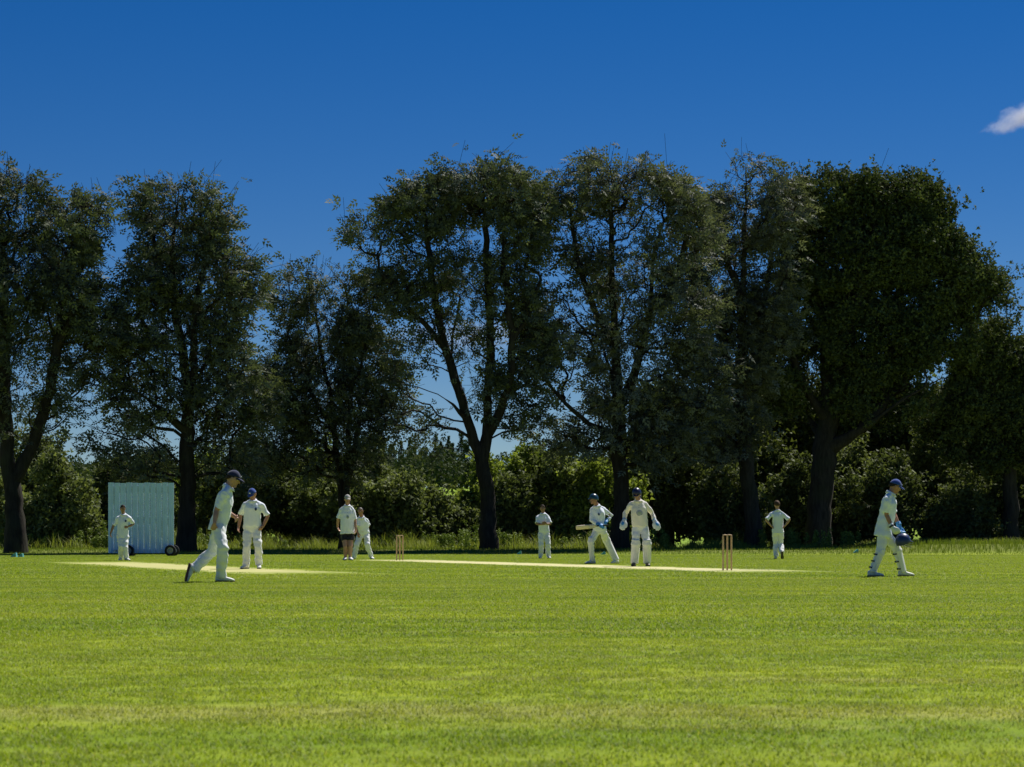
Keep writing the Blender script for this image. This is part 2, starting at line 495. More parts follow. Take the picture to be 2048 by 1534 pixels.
class Grow:
    def __init__(self, maxn=40000):
        self.P = np.zeros((maxn, 3)); self.par = np.full(maxn, -1); self.L = np.zeros(maxn); self.D = np.zeros((maxn, 3)); self.n = 0
        self.main = []
    def add(self, p, par):
        i = self.n; self.P[i] = p; self.par[i] = par
        if par >= 0:
            d = p - self.P[par]; l = np.linalg.norm(d); self.L[i] = self.L[par] + l; self.D[i] = d / (l + 1e-9)
        else: self.D[i] = (0, 0, 1)
        self.n += 1; return i
    def polyline(self, pts, step=0.4, rng=None):
        pts = [np.array(p, float) for p in pts]
        if self.n == 0: i = self.add(pts[0], -1); chain = [i]
        else:
            i = int(np.argmin(np.linalg.norm(self.P[:self.n] - pts[0], axis=1))); chain = [i]; pts[0] = self.P[i].copy()
        # Catmull-Rom through the given points
        Q = [2 * pts[0] - pts[1]] + pts + [2 * pts[-1] - pts[-2]]
        for s in range(1, len(Q) - 2):
            p0, p1, p2, p3 = Q[s - 1], Q[s], Q[s + 1], Q[s + 2]
            m = max(1, int(np.linalg.norm(p2 - p1) / step))
            for k in range(1, m + 1):
                t = k / m
                q = 0.5 * ((2 * p1) + (-p0 + p2) * t + (2 * p0 - 5 * p1 + 4 * p2 - p3) * t * t + (-p0 + 3 * p1 - 3 * p2 + p3) * t ** 3)
                if rng is not None: q = q + rng.normal(0, 0.03, 3) * (1, 1, 0.3)
                i = self.add(q, i); chain.append(i)
        self.main.append(chain)
    def branch(self, p, rng):
        n = self.n; P = self.P[:n]
        d = np.linalg.norm(P - p, axis=1)
        cost = d + 0.25 * self.L[:n] + 1.1 * np.clip(P[:, 2] - p[2] + 0.35 * d, 0, None)
        j = int(np.argmin(cost)); l = d[j]
        if l < 0.12: return j
        a = P[j].copy(); c = a + self.D[j] * l * 0.35 + np.array((0, 0, 0.08 * l)); m = max(2, int(l / 0.4)); i = j
        for k in range(1, m + 1):
            t = k / m
            q = (1 - t) ** 2 * a + 2 * t * (1 - t) * c + t * t * p
            if k < m: q = q + rng.normal(0, 0.045, 3)
            i = self.add(q, i)
        return i

def sample_blobs(blobs, n, rng, shell=0.5):
    """points in a union of ellipsoids, heavier towards the outside"""
    w = np.array([(b[3] * b[4] * b[5]) ** 0.85 * (b[6] if len(b) > 6 else 1.0) for b in blobs]); w /= w.sum()
    k = rng.choice(len(blobs), n, p=w)
    B = np.array([b[:6] for b in blobs])[k]
    d = rng.normal(0, 1, (n, 3)); d /= np.linalg.norm(d, axis=1, keepdims=True)
    r = rng.uniform(0, 1, n) ** (1 / 3.0) * (1 - shell) + shell * rng.uniform(0.72, 1.0, n)
    p = B[:, :3] + d * B[:, 3:] * r[:, None]
    p += np.stack([0.35 * np.sin(p[:, 1] * 1.7 + p[:, 2]), 0.3 * np.sin(p[:, 0] * 1.9), 0.3 * np.sin(p[:, 0] * 1.3 + p[:, 1] * 2.1)], 1)
    return p

def limb_mesh(G, r, name, sides_main=10):
    V = []; Fq = []; off = 0
    main_edges = set()
    for chain in G.main:
        pts = G.P[chain]; rad = r[chain].copy()
        if len(rad) > 5:
            ker = np.ones(5) / 5; rad = np.convolve(np.pad(rad, 2, mode='edge'), ker, 'valid')
        for a, b in zip(chain[:-1], chain[1:]): main_edges.add((a, b))
        u = np.array((1.0, 0.1, 0)); k = sides_main; rings = []
        for i in range(len(pts)):
            t = pts[min(i + 1, len(pts) - 1)] - pts[max(i - 1, 0)]; t = t / (np.linalg.norm(t) + 1e-9)
            u = u - t * np.dot(u, t); u /= np.linalg.norm(u); w = np.cross(t, u)
            an = np.arange(k) * 2 * np.pi / k
            bump = 1 + 0.06 * np.sin(an * 3 + pts[i][2] * 0.9) + 0.04 * np.sin(an * 5 - pts[i][2] * 1.7)
            rings.append(pts[i] + (rad[i] * bump)[:, None] * (np.cos(an)[:, None] * u + np.sin(an)[:, None] * w))
        V.append(np.concatenate(rings))
        i, j = np.meshgrid(np.arange(len(pts) - 1), np.arange(k), indexing='ij')
        a = off + i * k + j; b = off + i * k + (j + 1) % k
        Fq.append(np.stack([a, b, b + k, a + k], -1).reshape(-1, 4)); off += len(pts) * k
    e = np.array([i for i in range(1, G.n) if (G.par[i], i) not in main_edges])
    if len(e):
        a, b = G.P[G.par[e]], G.P[e]; t = b - a; t /= np.linalg.norm(t, axis=1, keepdims=True) + 1e-9
        ref = np.where(np.abs(t[:, 2:3]) > 0.8, np.array([[1.0, 0, 0]]), np.array([[0, 0, 1.0]]))
        u = np.cross(t, ref); u /= np.linalg.norm(u, axis=1, keepdims=True) + 1e-9; w = np.cross(t, u)
        k = 3; an = np.arange(k) * 2 * np.pi / k
        cs = np.cos(an)[None, :, None] * u[:, None, :] + np.sin(an)[None, :, None] * w[:, None, :]
        ra = np.minimum(r[G.par[e]], r[e] * 1.35)
        A = a[:, None, :] + cs * ra[:, None, None]; Bq = b[:, None, :] + cs * r[e][:, None, None]
        V.append(np.concatenate([A, Bq], 1).reshape(-1, 3))
        base = off + np.arange(len(e)) * 2 * k
        j = np.arange(k); jn = (j + 1) % k
        Fq.append(np.stack([base[:, None] + j, base[:, None] + jn, base[:, None] + jn + k, base[:, None] + j + k], -1).reshape(-1, 4))
    return np_mesh(name, np.concatenate(V), np.concatenate(Fq), True)

def make_tree(label, d, stems, blobs, seed, rbase, n_attr, n_leaf, leaf_size, tmpl, mat, bark, cat='tree', group=None, name='tree',
              clump=0.24, depth=0.85, shell=0.45, flare=1.6, zmin=None):
    """stems: list of polylines of (px, py, dy); blobs: (px, py, rx_px, rz_px[, weight[, dy]]) crown volumes drawn from the photo"""
    rng = np.random.default_rng(seed)
    s = d / F
    def P3(t):
        q = px(t[0], t[1], d); q[1] += (t[2] if len(t) > 2 else 0.0); return q
    st = [[P3(t) for t in pl] for pl in stems]
    x0, y0 = st[0][0][0], st[0][0][1]
    st[0][0][2] = float(ground_z(x0, y0)) - 0.05
    G = Grow()
    for pl in st: G.polyline(pl, 0.4, rng)
    bl = []
    for b in blobs:
        c = px(b[0], b[1], d); rx, rz = b[2] * s - 0.08, b[3] * s - 0.34
        w = b[4] if len(b) > 4 else 1.0; dy = b[5] if len(b) > 5 else 0.0
        ry = depth * 0.5 * (rx + rz) if rx < 2.5 * rz else depth * rx * 0.8
        bl.append((c[0], c[1] + dy, c[2], rx * 0.95, ry, rz * 0.95, w))
    pts = sample_blobs(bl, n_attr, rng, shell)
    n0 = G.n
    dist = np.array([np.min(np.linalg.norm(G.P[:n0] - p, axis=1)) for p in pts])
    tips = [G.branch(p, rng) for p in pts[np.argsort(dist)]]
    tips = np.array(sorted(set(tips)))
    nb = G.n
    # short twigs that carry the leaves
    per = 3
    src = np.repeat(tips, per)
    dirs = G.D[src] * 0.5 + rng.normal(0, 0.75, (len(src), 3)); dirs[:, 2] += 0.0
    ln = rng.uniform(0.25, 0.7, len(src))[:, None]
    ends = G.P[src] + dirs * ln
    k = len(src); G.P[nb:nb + k] = ends; G.par[nb:nb + k] = src
    G.D[nb:nb + k] = dirs / (np.linalg.norm(dirs, axis=1, keepdims=True) + 1e-9); G.n += k
    # radii by the pipe model
    e = 2.35; rp = np.zeros(G.n); has = np.zeros(G.n, bool); has[G.par[1:G.n]] = True
    rp[~has] = 0.007 ** e
    for i in range(G.n - 1, 0, -1): rp[G.par[i]] += rp[i]
    r = rp ** (1 / e)
    r = 0.006 + (r - 0.006) * (rbase / r[0])
    hgt = G.P[:G.n, 2] - G.P[0, 2]
    on_main = np.zeros(G.n, bool); on_main[G.main[0]] = True
    r = np.where(on_main, r * (1 + (flare - 1) * np.exp(-hgt / 0.55)), r)
    root = empty(name, G.P[0] + np.array((0, 0, 0.05)))
    tag(root, label, cat, group)
    link('trunk', limb_mesh(G, r, 'trunk'), bark, root)
    # leaves round the twigs, in uneven clumps
    cv = np.repeat(rng.uniform(0.0, 1.0, len(tips)), per); wt = rng.lognormal(0, 0.95, len(tips)); wt = np.repeat(wt, per) * rng.uniform(0.4, 1.5, k)
    wt /= wt.sum()
    ch = rng.choice(k, n_leaf, p=wt)
    t = rng.uniform(0.05, 1.0, n_leaf)[:, None]
    pos = G.P[src[ch]] * (1 - t) + ends[ch] * t + np.clip(rng.normal(0, clump, (n_leaf, 3)), -1.5 * clump, 1.5 * clump) * (1, 1, 0.8)
    out = pos - G.P[src[rng.integers(0, 1, len(pos))]] * 0 - np.array([np.mean(G.P[:nb, 0]), np.mean(G.P[:nb, 1]), 0]); out[:, 2] = 0
    out /= np.linalg.norm(out, axis=1, keepdims=True) + 1e-9
    val = (cv[ch] * 0.6 + rng.uniform(0, 0.4, n_leaf)) ** 1.5
    link('crown', leaf_mesh('crown', pos, out, leaf_size, tmpl, rng, 0.1, val), mat, root)
    return root

M_ash = leaf_mat('ash_leaves', (0.042, 0.056, 0.034), (0.165, 0.190, 0.125), 0.18, 0.1, 0.65)
M_ash2 = leaf_mat('grey_ash_leaves', (0.052, 0.064, 0.044), (0.22, 0.238, 0.180), 0.18, 0.1, 0.65)
M_oak = leaf_mat('oak_leaves', (0.028, 0.042, 0.014), (0.140, 0.170, 0.064), 0.16, 0.08, 0.7)
M_bark = bark_mat('ash_bark', (0.034, 0.029, 0.024))
M_bark_oak = bark_mat('oak_bark', (0.050, 0.044, 0.037))

TQ = 1.0   # leaf budget multiplier
ROW = 'mature trees in a row beyond the boundary'
make_tree('twin stemmed ash tree standing beside the blue sight screen, forked low down', 88.5,
    [[(32, 1106, 0), (30, 1040, 0), (24, 980, 0), (16, 900, 0), (8, 760, 0), (2, 600, 0.5), (4, 470, 0)],
     [(26, 965, 0), (60, 905, 0), (92, 820, -0.3), (118, 700, -0.5), (128, 580, 0), (150, 470, 0.3), (165, 420, 0)],
     [(6, 700, 0), (-50, 600, 0.5), (-80, 480, 0)], [(118, 700, -0.4), (160, 620, -1), (190, 540, -1)]],
    [(20, 430, 95, 95, 1.2), (165, 455, 72, 88, 1.2), (-80, 480, 100, 120, 0.6), (70, 600, 150, 130, 0.9), (180, 640, 62, 110, 0.8), (40, 760, 140, 90, 0.6), (150, 800, 70, 70, 0.6), (-80, 720, 110, 130, 0.5), (190, 720, 55, 80, 0.5), (60, 860, 110, 50, 0.4)],
    11, 0.36, 1125, int(9600 * TQ), 0.38, LEAF_ASH, M_ash, M_bark, group=None)
make_tree('straight ash tree with a rounded tall crown overhanging the sight screen', 90.0,
    [[(372, 1104, 0), (373, 1030, 0), (374, 930, 0), (377, 800, 0), (362, 700, 0.2), (347, 600, 0), (345, 500, 0), (352, 420, 0)],
     [(376, 840, 0), (388, 740, -0.3), (392, 640, -0.6), (410, 540, -0.3), (420, 470, 0)], [(350, 620, 0), (320, 540, 0.4), (300, 460, 0.2)],
     [(377, 860, 0), (300, 800, -1), (250, 770, -1.5)], [(380, 820, 0), (450, 760, 1), (490, 720, 1)]],
    [(368, 430, 108, 76, 1.3), (400, 560, 122, 100, 1.1), (300, 560, 75, 105, 0.9), (470, 640, 55, 130, 0.7), (360, 690, 145, 90, 0.8), (290, 800, 105, 80, 1.0), (430, 800, 100, 90, 0.8), (270, 905, 85, 55, 0.75, -1.2), (455, 900, 80, 60, 0.7), (232, 730, 60, 90, 0.6), (505, 770, 50, 100, 0.6), (330, 935, 120, 40, 0.45), (500, 930, 55, 45, 0.4)],
    12, 0.33, 1250, int(9600 * TQ), 0.38, LEAF_ASH, M_ash, M_bark)
make_tree('small dark bushy ash with several thin stems behind the umpire', 96.0,
    [[(690, 1092, 0), (692, 1000, 0), (695, 900, 0), (702, 780, 0), (700, 660, 0), (690, 580, 0)],
     [(690, 1040, 0), (676, 940, 0.4), (664, 820, 0.6), (640, 700, 0.5), (630, 620, 0.3)], [(694, 960, 0), (716, 860, -0.4), (724, 740, -0.6), (740, 640, -0.3)],
     [(668, 860, 0.5), (610, 760, 0.2), (580, 680, 0)]],
    [(610, 590, 70, 62, 0.9), (715, 570, 62, 55, 0.9), (650, 680, 115, 80, 1.1), (720, 690, 75, 90, 1.2), (580, 740, 60, 90, 0.7), (660, 800, 130, 95, 1.1), (560, 850, 60, 70, 0.6), (640, 910, 120, 60, 0.8), (765, 800, 50, 90, 0.7), (560, 930, 85, 55, 0.7), (720, 900, 70, 60, 0.6), (600, 780, 100, 100, 0.8), (740, 620, 55, 70, 0.6)],
    13, 0.24, 1187, int(8200 * TQ), 0.36, LEAF_ASH, M_ash, M_bark)
make_tree('tall ash tree with a clear trunk forking into two heavy limbs, between the two wickets', 95.0,
    [[(978, 1098, 0), (977, 1040, 0), (972, 970, 0), (964, 920, 0), (942, 860, 0), (916, 780, 0), (893, 700, 0.2), (872, 610, 0.2), (858, 510, 0), (850, 420, 0)],
     [(966, 925, 0), (974, 870, 0), (976, 790, 0.2), (980, 690, 0.3), (978, 590, 0.2), (972, 480, 0), (965, 390, 0)],
     [(974, 880, 0), (1002, 820, -0.3), (1022, 740, -0.6), (1020, 640, -0.6), (1008, 520, -0.3), (1010, 420, 0)],
     [(932, 835, 0), (892, 800, -0.8), (840, 780, -1.4), (785, 765, -1.6)], [(925, 815, 0), (905, 760, 1), (900, 690, 1.4), (915, 600, 1.2)],
     [(893, 700, 0.2), (850, 650, -0.3), (800, 600, -0.6), (760, 540, -0.5)], [(1020, 690, -0.6), (1060, 630, -0.3), (1080, 560, 0)]],
    [(980, 385, 105, 76, 1.35), (860, 420, 100, 88, 1.25), (745, 475, 52, 68, 0.75), (1040, 470, 62, 105, 1.0), (900, 540, 130, 70, 0.8), (800, 580, 70, 70, 0.8), (1020, 600, 68, 90, 0.8), (905, 650, 75, 52, 0.7), (965, 700, 60, 60, 0.5), (900, 740, 55, 50, 0.4), (1055, 700, 50, 90, 0.75), (985, 790, 62, 60, 0.6), (800, 770, 55, 42, 0.35), (880, 850, 60, 40, 0.3), (1040, 840, 50, 50, 0.45), (820, 700, 60, 60, 0.5), (785, 840, 75, 50, 0.5), (1065, 780, 50, 80, 0.6), (880, 890, 80, 35, 0.3)],
    14, 0.32, 1125, int(9600 * TQ), 0.38, LEAF_ASH, M_ash, M_bark)
make_tree('broad grey green ash tree with a straight trunk rising behind the batter', 97.0,
    [[(1240, 1098, 0), (1241, 1030, 0), (1240, 940, 0), (1238, 850, 0), (1232, 740, 0), (1226, 620, 0), (1222, 500, 0), (1220, 400, 0)],
     [(1238, 870, 0), (1180, 850, -0.6), (1130, 810, -1), (1090, 760, -1.2)], [(1236, 820, 0), (1275, 730, 0.4), (1300, 620, 0.6), (1310, 500, 0.5)],
     [(1230, 700, 0), (1180, 600, -0.4), (1150, 500, -0.4), (1140, 420, -0.2)], [(1236, 800, 0), (1210, 700, 0.8), (1190, 620, 1)], [(1300, 640, 0.6), (1350, 560, 0.2), (1370, 480, 0)]],
    [(1200, 385, 95, 82, 1.2), (1310, 400, 95, 80, 1.2), (1130, 470, 62, 110, 0.9), (1380, 470, 55, 110, 1.0), (1250, 540, 125, 95, 1.0), (1110, 610, 55, 85, 0.8), (1330, 640, 115, 90, 1.1), (1180, 680, 90, 80, 0.8), (1100, 740, 60, 65, 0.6), (1270, 790, 120, 80, 0.8), (1120, 860, 80, 60, 0.6), (1390, 760, 75, 90, 1.0), (1200, 870, 110, 60, 0.7), (1330, 870, 100, 80, 0.9), (1080, 680, 45, 80, 0.5)],
    15, 0.34, 1312, int(12200 * TQ), 0.38, LEAF_ASH, M_ash2, M_bark)
make_tree('pale leaved ash squeezed between the broad ash and the oak, leaning grey trunk', 102.0,
    [[(1510, 1088, 0), (1503, 1020, 0), (1494, 940, 0), (1486, 840, 0), (1482, 700, 0), (1486, 560, 0), (1490, 440, 0), (1492, 350, 0)],
     [(1484, 780, 0), (1440, 690, -0.6), (1420, 600, -0.8)], [(1484, 700, 0), (1530, 600, 0.4), (1550, 480, 0.4)], [(1486, 600, 0), (1450, 500, 0.2), (1445, 400, 0)]],
    [(1480, 345, 46, 48, 0.7), (1545, 365, 45, 45, 0.6), (1430, 420, 60, 65, 0.8), (1560, 430, 65, 80, 0.8), (1480, 450, 95, 80, 1.1), (1440, 580, 75, 110, 1.1), (1540, 600, 50, 130, 0.8), (1470, 720, 90, 100, 1.1), (1440, 860, 95, 90, 0.9), (1500, 640, 70, 80, 0.6)],
    16, 0.36, 1125, int(9600 * TQ), 0.38, LEAF_ASH, M_ash2, M_bark_oak)
make_tree('massive dark oak tree with a domed dense crown and thick trunk', 105.0,
    [[(1636, 1088, 0), (1638, 1030, 0), (1643, 960, 0), (1650, 900, 0), (1655, 820, 0), (1650, 700, 0), (1645, 580, 0), (1640, 450, 0)],
     [(1650, 905, 0), (1720, 860, -0.8), (1800, 800, -1.5), (1870, 760, -1.8)], [(1652, 860, 0), (1720, 740, 0.6), (1790, 620, 0.8), (1830, 520, 0.5)],
     [(1652, 840, 0), (1590, 740, -0.8), (1560, 620, -1), (1570, 500, -0.6)], [(1654, 800, 0), (1700, 640, -1), (1740, 500, -1), (1750, 420, -0.5)],
     [(1650, 880, 0), (1600, 800, 1.5), (1540, 740, 2)], [(1720, 850, -0.8), (1830, 740, 0.6), (1900, 680, 1)]],
    [(1640, 408, 90, 78, 1.2), (1755, 418, 92, 84, 1.5), (1840, 500, 72, 88, 1.2), (1580, 440, 65, 90, 0.9), (1700, 530, 150, 100, 1.1), (1895, 585, 92, 75, 1.2), (1955, 590, 58, 66, 1.0), (1880, 520, 64, 74, 1.0), (1850, 445, 64, 76, 1.4), (1790, 395, 70, 62, 1.4), (1970, 570, 44, 56, 1.2), (1920, 520, 50, 60, 1.0), (1610, 640, 95, 110, 1.0), (1760, 680, 150, 100, 1.4), (1890, 690, 75, 70, 1.1), (1560, 780, 70, 80, 0.8), (1680, 790, 120, 70, 0.8), (1800, 800, 90, 55, 0.7)],
    17, 0.58, 1350, int(44000 * TQ), 0.24, LEAF_CLUSTER, M_oak, M_bark_oak, name='oak_tree', shell=0.6, clump=0.30, flare=1.35)
make_tree('lower spreading oak at the end of the row, its crown touching the massive oak', 107.0,
    [[(2022, 1088, 0), (2020, 1000, 0), (2018, 900, 0), (2025, 800, 0), (2035, 720, 0)], [(2018, 920, 0), (1970, 840, -0.5), (1930, 780, -0.8)], [(2020, 880, 0), (2070, 780, 0), (2100, 720, 0)]],
    [(1985, 700, 62, 75, 1.2), (2060, 740, 70, 80, 1.0), (2130, 720, 80, 100, 0.8), (1960, 800, 85, 80, 1.1), (2050, 850, 90, 90, 1.0), (1900, 850, 65, 60, 0.7), (2150, 860, 80, 90, 0.6), (1960, 910, 75, 50, 0.6)],
    18, 0.36, 800, int(22000 * TQ), 0.24, LEAF_CLUSTER, M_oak, M_bark_oak, name='oak_tree', shell=0.6, clump=0.30)
# ------------------------------------------------------------------ long grass under the trees
def blades(name, xy, h, w, mat, rng, lean=0.35, z0=None, parts=1):
    n = len(xy)
    z = ground_z(xy[:, 0], xy[:, 1]) - 0.02
    base = np.stack([xy[:, 0], xy[:, 1], z], 1)
    b = rng.uniform(0, 2 * np.pi, n)
    d = np.stack([np.cos(b), np.sin(b), np.zeros(n)], 1); s = np.stack([-np.sin(b), np.cos(b), np.zeros(n)], 1)
    ww = (w * rng.uniform(0.6, 1.3, n))[:, None]; up = np.array((0, 0, 1.0))
    ln = (lean * rng.uniform(0.1, 1.2, n) * h)
    mid = base + d * (ln * 0.3)[:, None] + up * (h * 0.6)[:, None]
    tip = base + d * ln[:, None] + up * h[:, None]
    V = np.stack([base - s * ww / 2, base + s * ww / 2, mid + s * ww * 0.45, mid - s * ww * 0.45, tip], 1).reshape(-1, 3)
    k = np.arange(n) * 5
    val = rng.uniform(0, 1, n)
    me = np_mesh(name, V, [np.stack([k, k + 1, k + 2, k + 3], 1), np.stack([k + 3, k + 2, k + 4], 1)], False, np.concatenate([val, val]))
    return link(name, me, mat)

M_weed = leaf_mat('long_grass', (0.11, 0.17, 0.022), (0.27, 0.29, 0.07), 0.35, 0.2, 0.6, 0.5)
M_verge = leaf_mat('verge_grass', (0.08, 0.14, 0.012), (0.19, 0.23, 0.04), 0.35, 0.2, 0.6, 0.4)
M_nettle = leaf_mat('nettle_leaves', (0.08, 0.13, 0.018), (0.21, 0.27, 0.06), 0.2, 0.2, 0.6)
def make_long_grass():
    rng = np.random.default_rng(8)
    # verge: ankle-high, from the boundary to the trunks
    n = 26000
    y = rng.uniform(84.5, 97.5, n); x = rng.uniform(-0.245, 0.245, n) * y * 1.06
    h = 0.05 + 0.10 * rng.uniform(0, 1, n) * sstep(84, 89, y) + 0.20 * sstep(12.5, 18, x) * sstep(85, 89, y) * rng.uniform(0.3, 1, n)
    tag(blades('verge_grass', np.stack([x, y], 1), h, 0.018, M_verge, rng), 'uncut ankle high grass on the verge beneath the tree row', 'grass', kind='stuff')
    # seeding grass in uneven drifts along the hedge foot
    n = 80000
    y = rng.uniform(97.0, 103.5, n); x = rng.uniform(-0.245, 0.245, n) * y * 1.06
    wob = np.array([mnoise.noise((a * 0.55, b * 0.7, 1.7)) + 0.6 * mnoise.noise((a * 1.9, b * 1.9, 4.2)) for a, b in zip(x, y)])
    keep = rng.uniform(0, 1, n) < np.clip(0.55 + 0.9 * wob, 0.12, 1)
    x, y, wob = x[keep], y[keep], wob[keep]; n = len(x)
    h = np.clip(0.40 + 0.75 * wob, 0.08, 1.05) * rng.uniform(0.35, 1.15, n) * (1 - 0.6 * sstep(5, 12, x))
    tag(blades('long_grass', np.stack([x, y], 1), h, 0.017, M_weed, rng, 1.0), 'tall seeding grass in drifts along the foot of the hedge', 'long grass', kind='stuff')
    # nettles and docks among it: upright stems set with leaves
    n = 900
    y = rng.uniform(97.5, 102.5, n); x = rng.uniform(-0.245, 0.245, n) * y * 1.06
    wob = np.array([mnoise.noise((a * 0.4 + 9, b * 0.5, 7.7)) for a, b in zip(x, y)])
    keep = wob > -0.05 + 0.25 * sstep(4, 12, x); x, y, wob = x[keep], y[keep], wob[keep]; n = len(x)
    h = np.clip(0.55 + 0.9 * wob, 0.3, 1.2) * rng.uniform(0.7, 1.15, n); m = 26
    t = rng.uniform(0.1, 1, (n, m)); a = rng.uniform(0, 6.28, (n, m)); rr = (1 - 0.6 * t) * rng.uniform(0.04, 0.17, (n, m))
    gz = ground_z(x, y)
    pos = np.stack([x[:, None] + rr * np.cos(a), y[:, None] + rr * np.sin(a), gz[:, None] + t * h[:, None]], -1).reshape(-1, 3)
    out = np.stack([np.cos(a), np.sin(a), np.full_like(a, 0.3)], -1).reshape(-1, 3)
    me = leaf_mesh('nettles', pos, out, 0.13, LEAF_CLUSTER, rng, 0.8, np.clip(np.repeat(rng.uniform(0, 1, n), m) * 0.7 + rng.uniform(0, 0.3, n * m), 0, 1))
    tag(link('nettles', me, M_nettle), 'leafy nettles and docks growing among the long grass', 'weeds', kind='stuff')
make_long_grass()
# ------------------------------------------------------------------ hedgerow and things behind it
M_hedge = [leaf_mat('hawthorn_leaves', (0.040, 0.058, 0.020), (0.25, 0.29, 0.13), 0.32, 0.12, 0.65),
           leaf_mat('hazel_leaves_painted_sun', (0.075, 0.115, 0.022), (0.32, 0.38, 0.10), 0.38, 0.12, 0.65),  # sunlight on these shrubs is put into the brighter leaf colour
           leaf_mat('thicket_leaves_painted_shade', (0.024, 0.036, 0.012), (0.18, 0.215, 0.09), 0.28, 0.12, 0.65)]  # dark foliage; the deep shade on the right is painted into this leaf colour
def make_bush(label, x, ytop, rx, d, seed, kind, n, leaf=0.15, group=None, name='bush'):
    """x, ytop, rx in photo pixels at distance d; grows from the ground"""
    rng = np.random.default_rng(seed); s = d / F
    top = px(x, ytop, d); gz = float(ground_z(top[0], d)); h = top[2] - gz; rw = rx * s
    base = np.array((top[0], d, gz))
    nb = 15
    bl = []
    for i in range(nb):
        a = rng.uniform(0, 2 * np.pi); rr = rng.uniform(0.1, 1.0) * rw; zz = rng.uniform(0.12, 0.92) * (1 - 0.35 * rr / rw)
        k = 1 - 0.45 * max(0, zz - 0.45) / 0.4
        bl.append((base[0] + rr * math.cos(a) * k, d + rr * math.sin(a) * 0.75 * k, gz + h * zz, rw * rng.uniform(0.16, 0.46) * k, rw * 0.4 * k, min(h * rng.uniform(0.10, 0.26), h * (1 - zz) * 1.0), rng.uniform(0.5, 1.5)))
    bl.append((base[0], d, gz + h * 0.82, rw * 0.36, rw * 0.34, h * 0.18, 1.0))
    pts = sample_blobs(bl, n // 7, rng, 0.7)
    sh_ = rng.random(len(pts)) < 0.10; pts[sh_] += (pts[sh_] - base) * rng.uniform(0.05, 0.30, (sh_.sum(), 1))     # stray shoots
    pts[:, 2] = np.maximum(pts[:, 2], gz + 0.15)
    G = Grow(6000)
    for k in range(5):
        a = rng.uniform(0, 6.28); e = base + np.array((math.cos(a) * rw * 0.45, math.sin(a) * rw * 0.35, h * rng.uniform(0.55, 0.85)))
        st = base + np.array((math.cos(a), math.sin(a), 0)) * (0.12 * k > 0) * 0.12
        if k == 0: G.polyline([base - (0, 0, 0.05), (base + e) / 2 + (0, 0, 0.1 * h), e], 0.4, rng)
        else: G.polyline([G.P[0], (base + e) / 2 + (0, 0, 0.12 * h), e], 0.4, rng)
    for p in pts[::6]: 
        if G.n < 5600: G.branch(p, rng)
    rp = np.zeros(G.n); has = np.zeros(G.n, bool); has[G.par[1:G.n]] = True; rp[~has] = 0.006 ** 2.3
    for i in range(G.n - 1, 0, -1): rp[G.par[i]] += rp[i]
    r = np.minimum(rp ** (1 / 2.3), 0.08)
    root = tag(empty(name, base), label, 'bush', group)
    link('stem', limb_mesh(G, r, 'stem', 6), M_bark, root)
    ch = rng.integers(0, len(pts), n)
    pv = rng.uniform(0, 1, len(pts)); pos = pts[ch] + rng.normal(0, 0.2, (n, 3))
    pos[:, 2] = np.maximum(pos[:, 2], gz + 0.05)
    out = pos - base; out[:, 2] *= 0.3; out /= np.linalg.norm(out, axis=1, keepdims=True) + 1e-9
    link('foliage', leaf_mesh('foliage', pos, out, leaf, LEAF_CLUSTER, rng, 0.8, (pv[ch] * 0.45 + rng.uniform(0, 0.55, n)) ** 1.7), M_hedge[kind], root)

HEDGE = 'shrubs of the hedgerow behind the tree row'
_bush = [  # x, ytop, rx, d, kind
    (-30, 900, 90, 104, 0), (120, 925, 88, 101, 0), (60, 850, 110, 110, 2), (215, 930, 75, 105, 2), (300, 920, 90, 108, 2), (415, 905, 60, 112, 1), (480, 930, 80, 104, 2),
    (560, 915, 85, 104, 2), (640, 890, 80, 110, 1), (690, 940, 90, 102.5, 2), (790, 945, 92, 101.5, 0), (735, 905, 60, 110, 0), (860, 985, 62, 103, 0),
    (955, 918, 62, 106, 1), (1055, 888, 82, 106, 1), (1020, 960, 70, 103, 2), (1130, 915, 75, 104, 0), (1190, 930, 80, 103, 1), (1290, 880, 95, 106, 2),
    (1385, 880, 95, 107, 2), (1450, 930, 80, 104.5, 2), (1560, 900, 70, 112, 2), (1590, 940, 70, 109, 2), (1700, 890, 70, 112, 0), (1760, 910, 95, 109, 2), (1860, 860, 100, 112, 2), (1930, 965, 75, 108, 2), (2010, 930, 95, 110, 2), (2090, 900, 90, 110, 2)]
_kind = ('hawthorn shrub with greyish green leaves', 'brighter green sunlit hazel shrub', 'dark shaded thicket shrub')
_where = ['at the hedge end beside the twin stemmed ash', 'right behind the twin stemmed ash', 'tall at the back behind the twin stemmed ash', 'beside the edge of the sight screen', 'directly behind the sight screen', 'behind the straight ash trunk', 'behind the man in the blue cap',
    'between the man in the blue cap and the umpire', 'at the back behind the small bushy ash', 'behind the umpire in shorts', 'behind the far wicket', 'tall beside the small bushy ash', 'low in the gap before the hillside field',
    'beside the trunk of the forked tall ash', 'rounded and tall behind the forked tall ash', 'low at the foot of the forked tall ash', 'behind the fielder with folded hands', 'behind the striding batter', 'behind the wicketkeeper',
    'between the wicketkeeper and the near wicket', 'behind the near wicket', 'between the pale ash and the massive oak', 'behind the fielder with hands on hips', 'tall just beyond the massive oak trunk', 'low beyond the massive oak trunk', 'tall behind the man carrying the helmet', 'low in front of the lower oak', 'behind the trunk of the lower oak', 'at the hedge end beyond the lower oak']
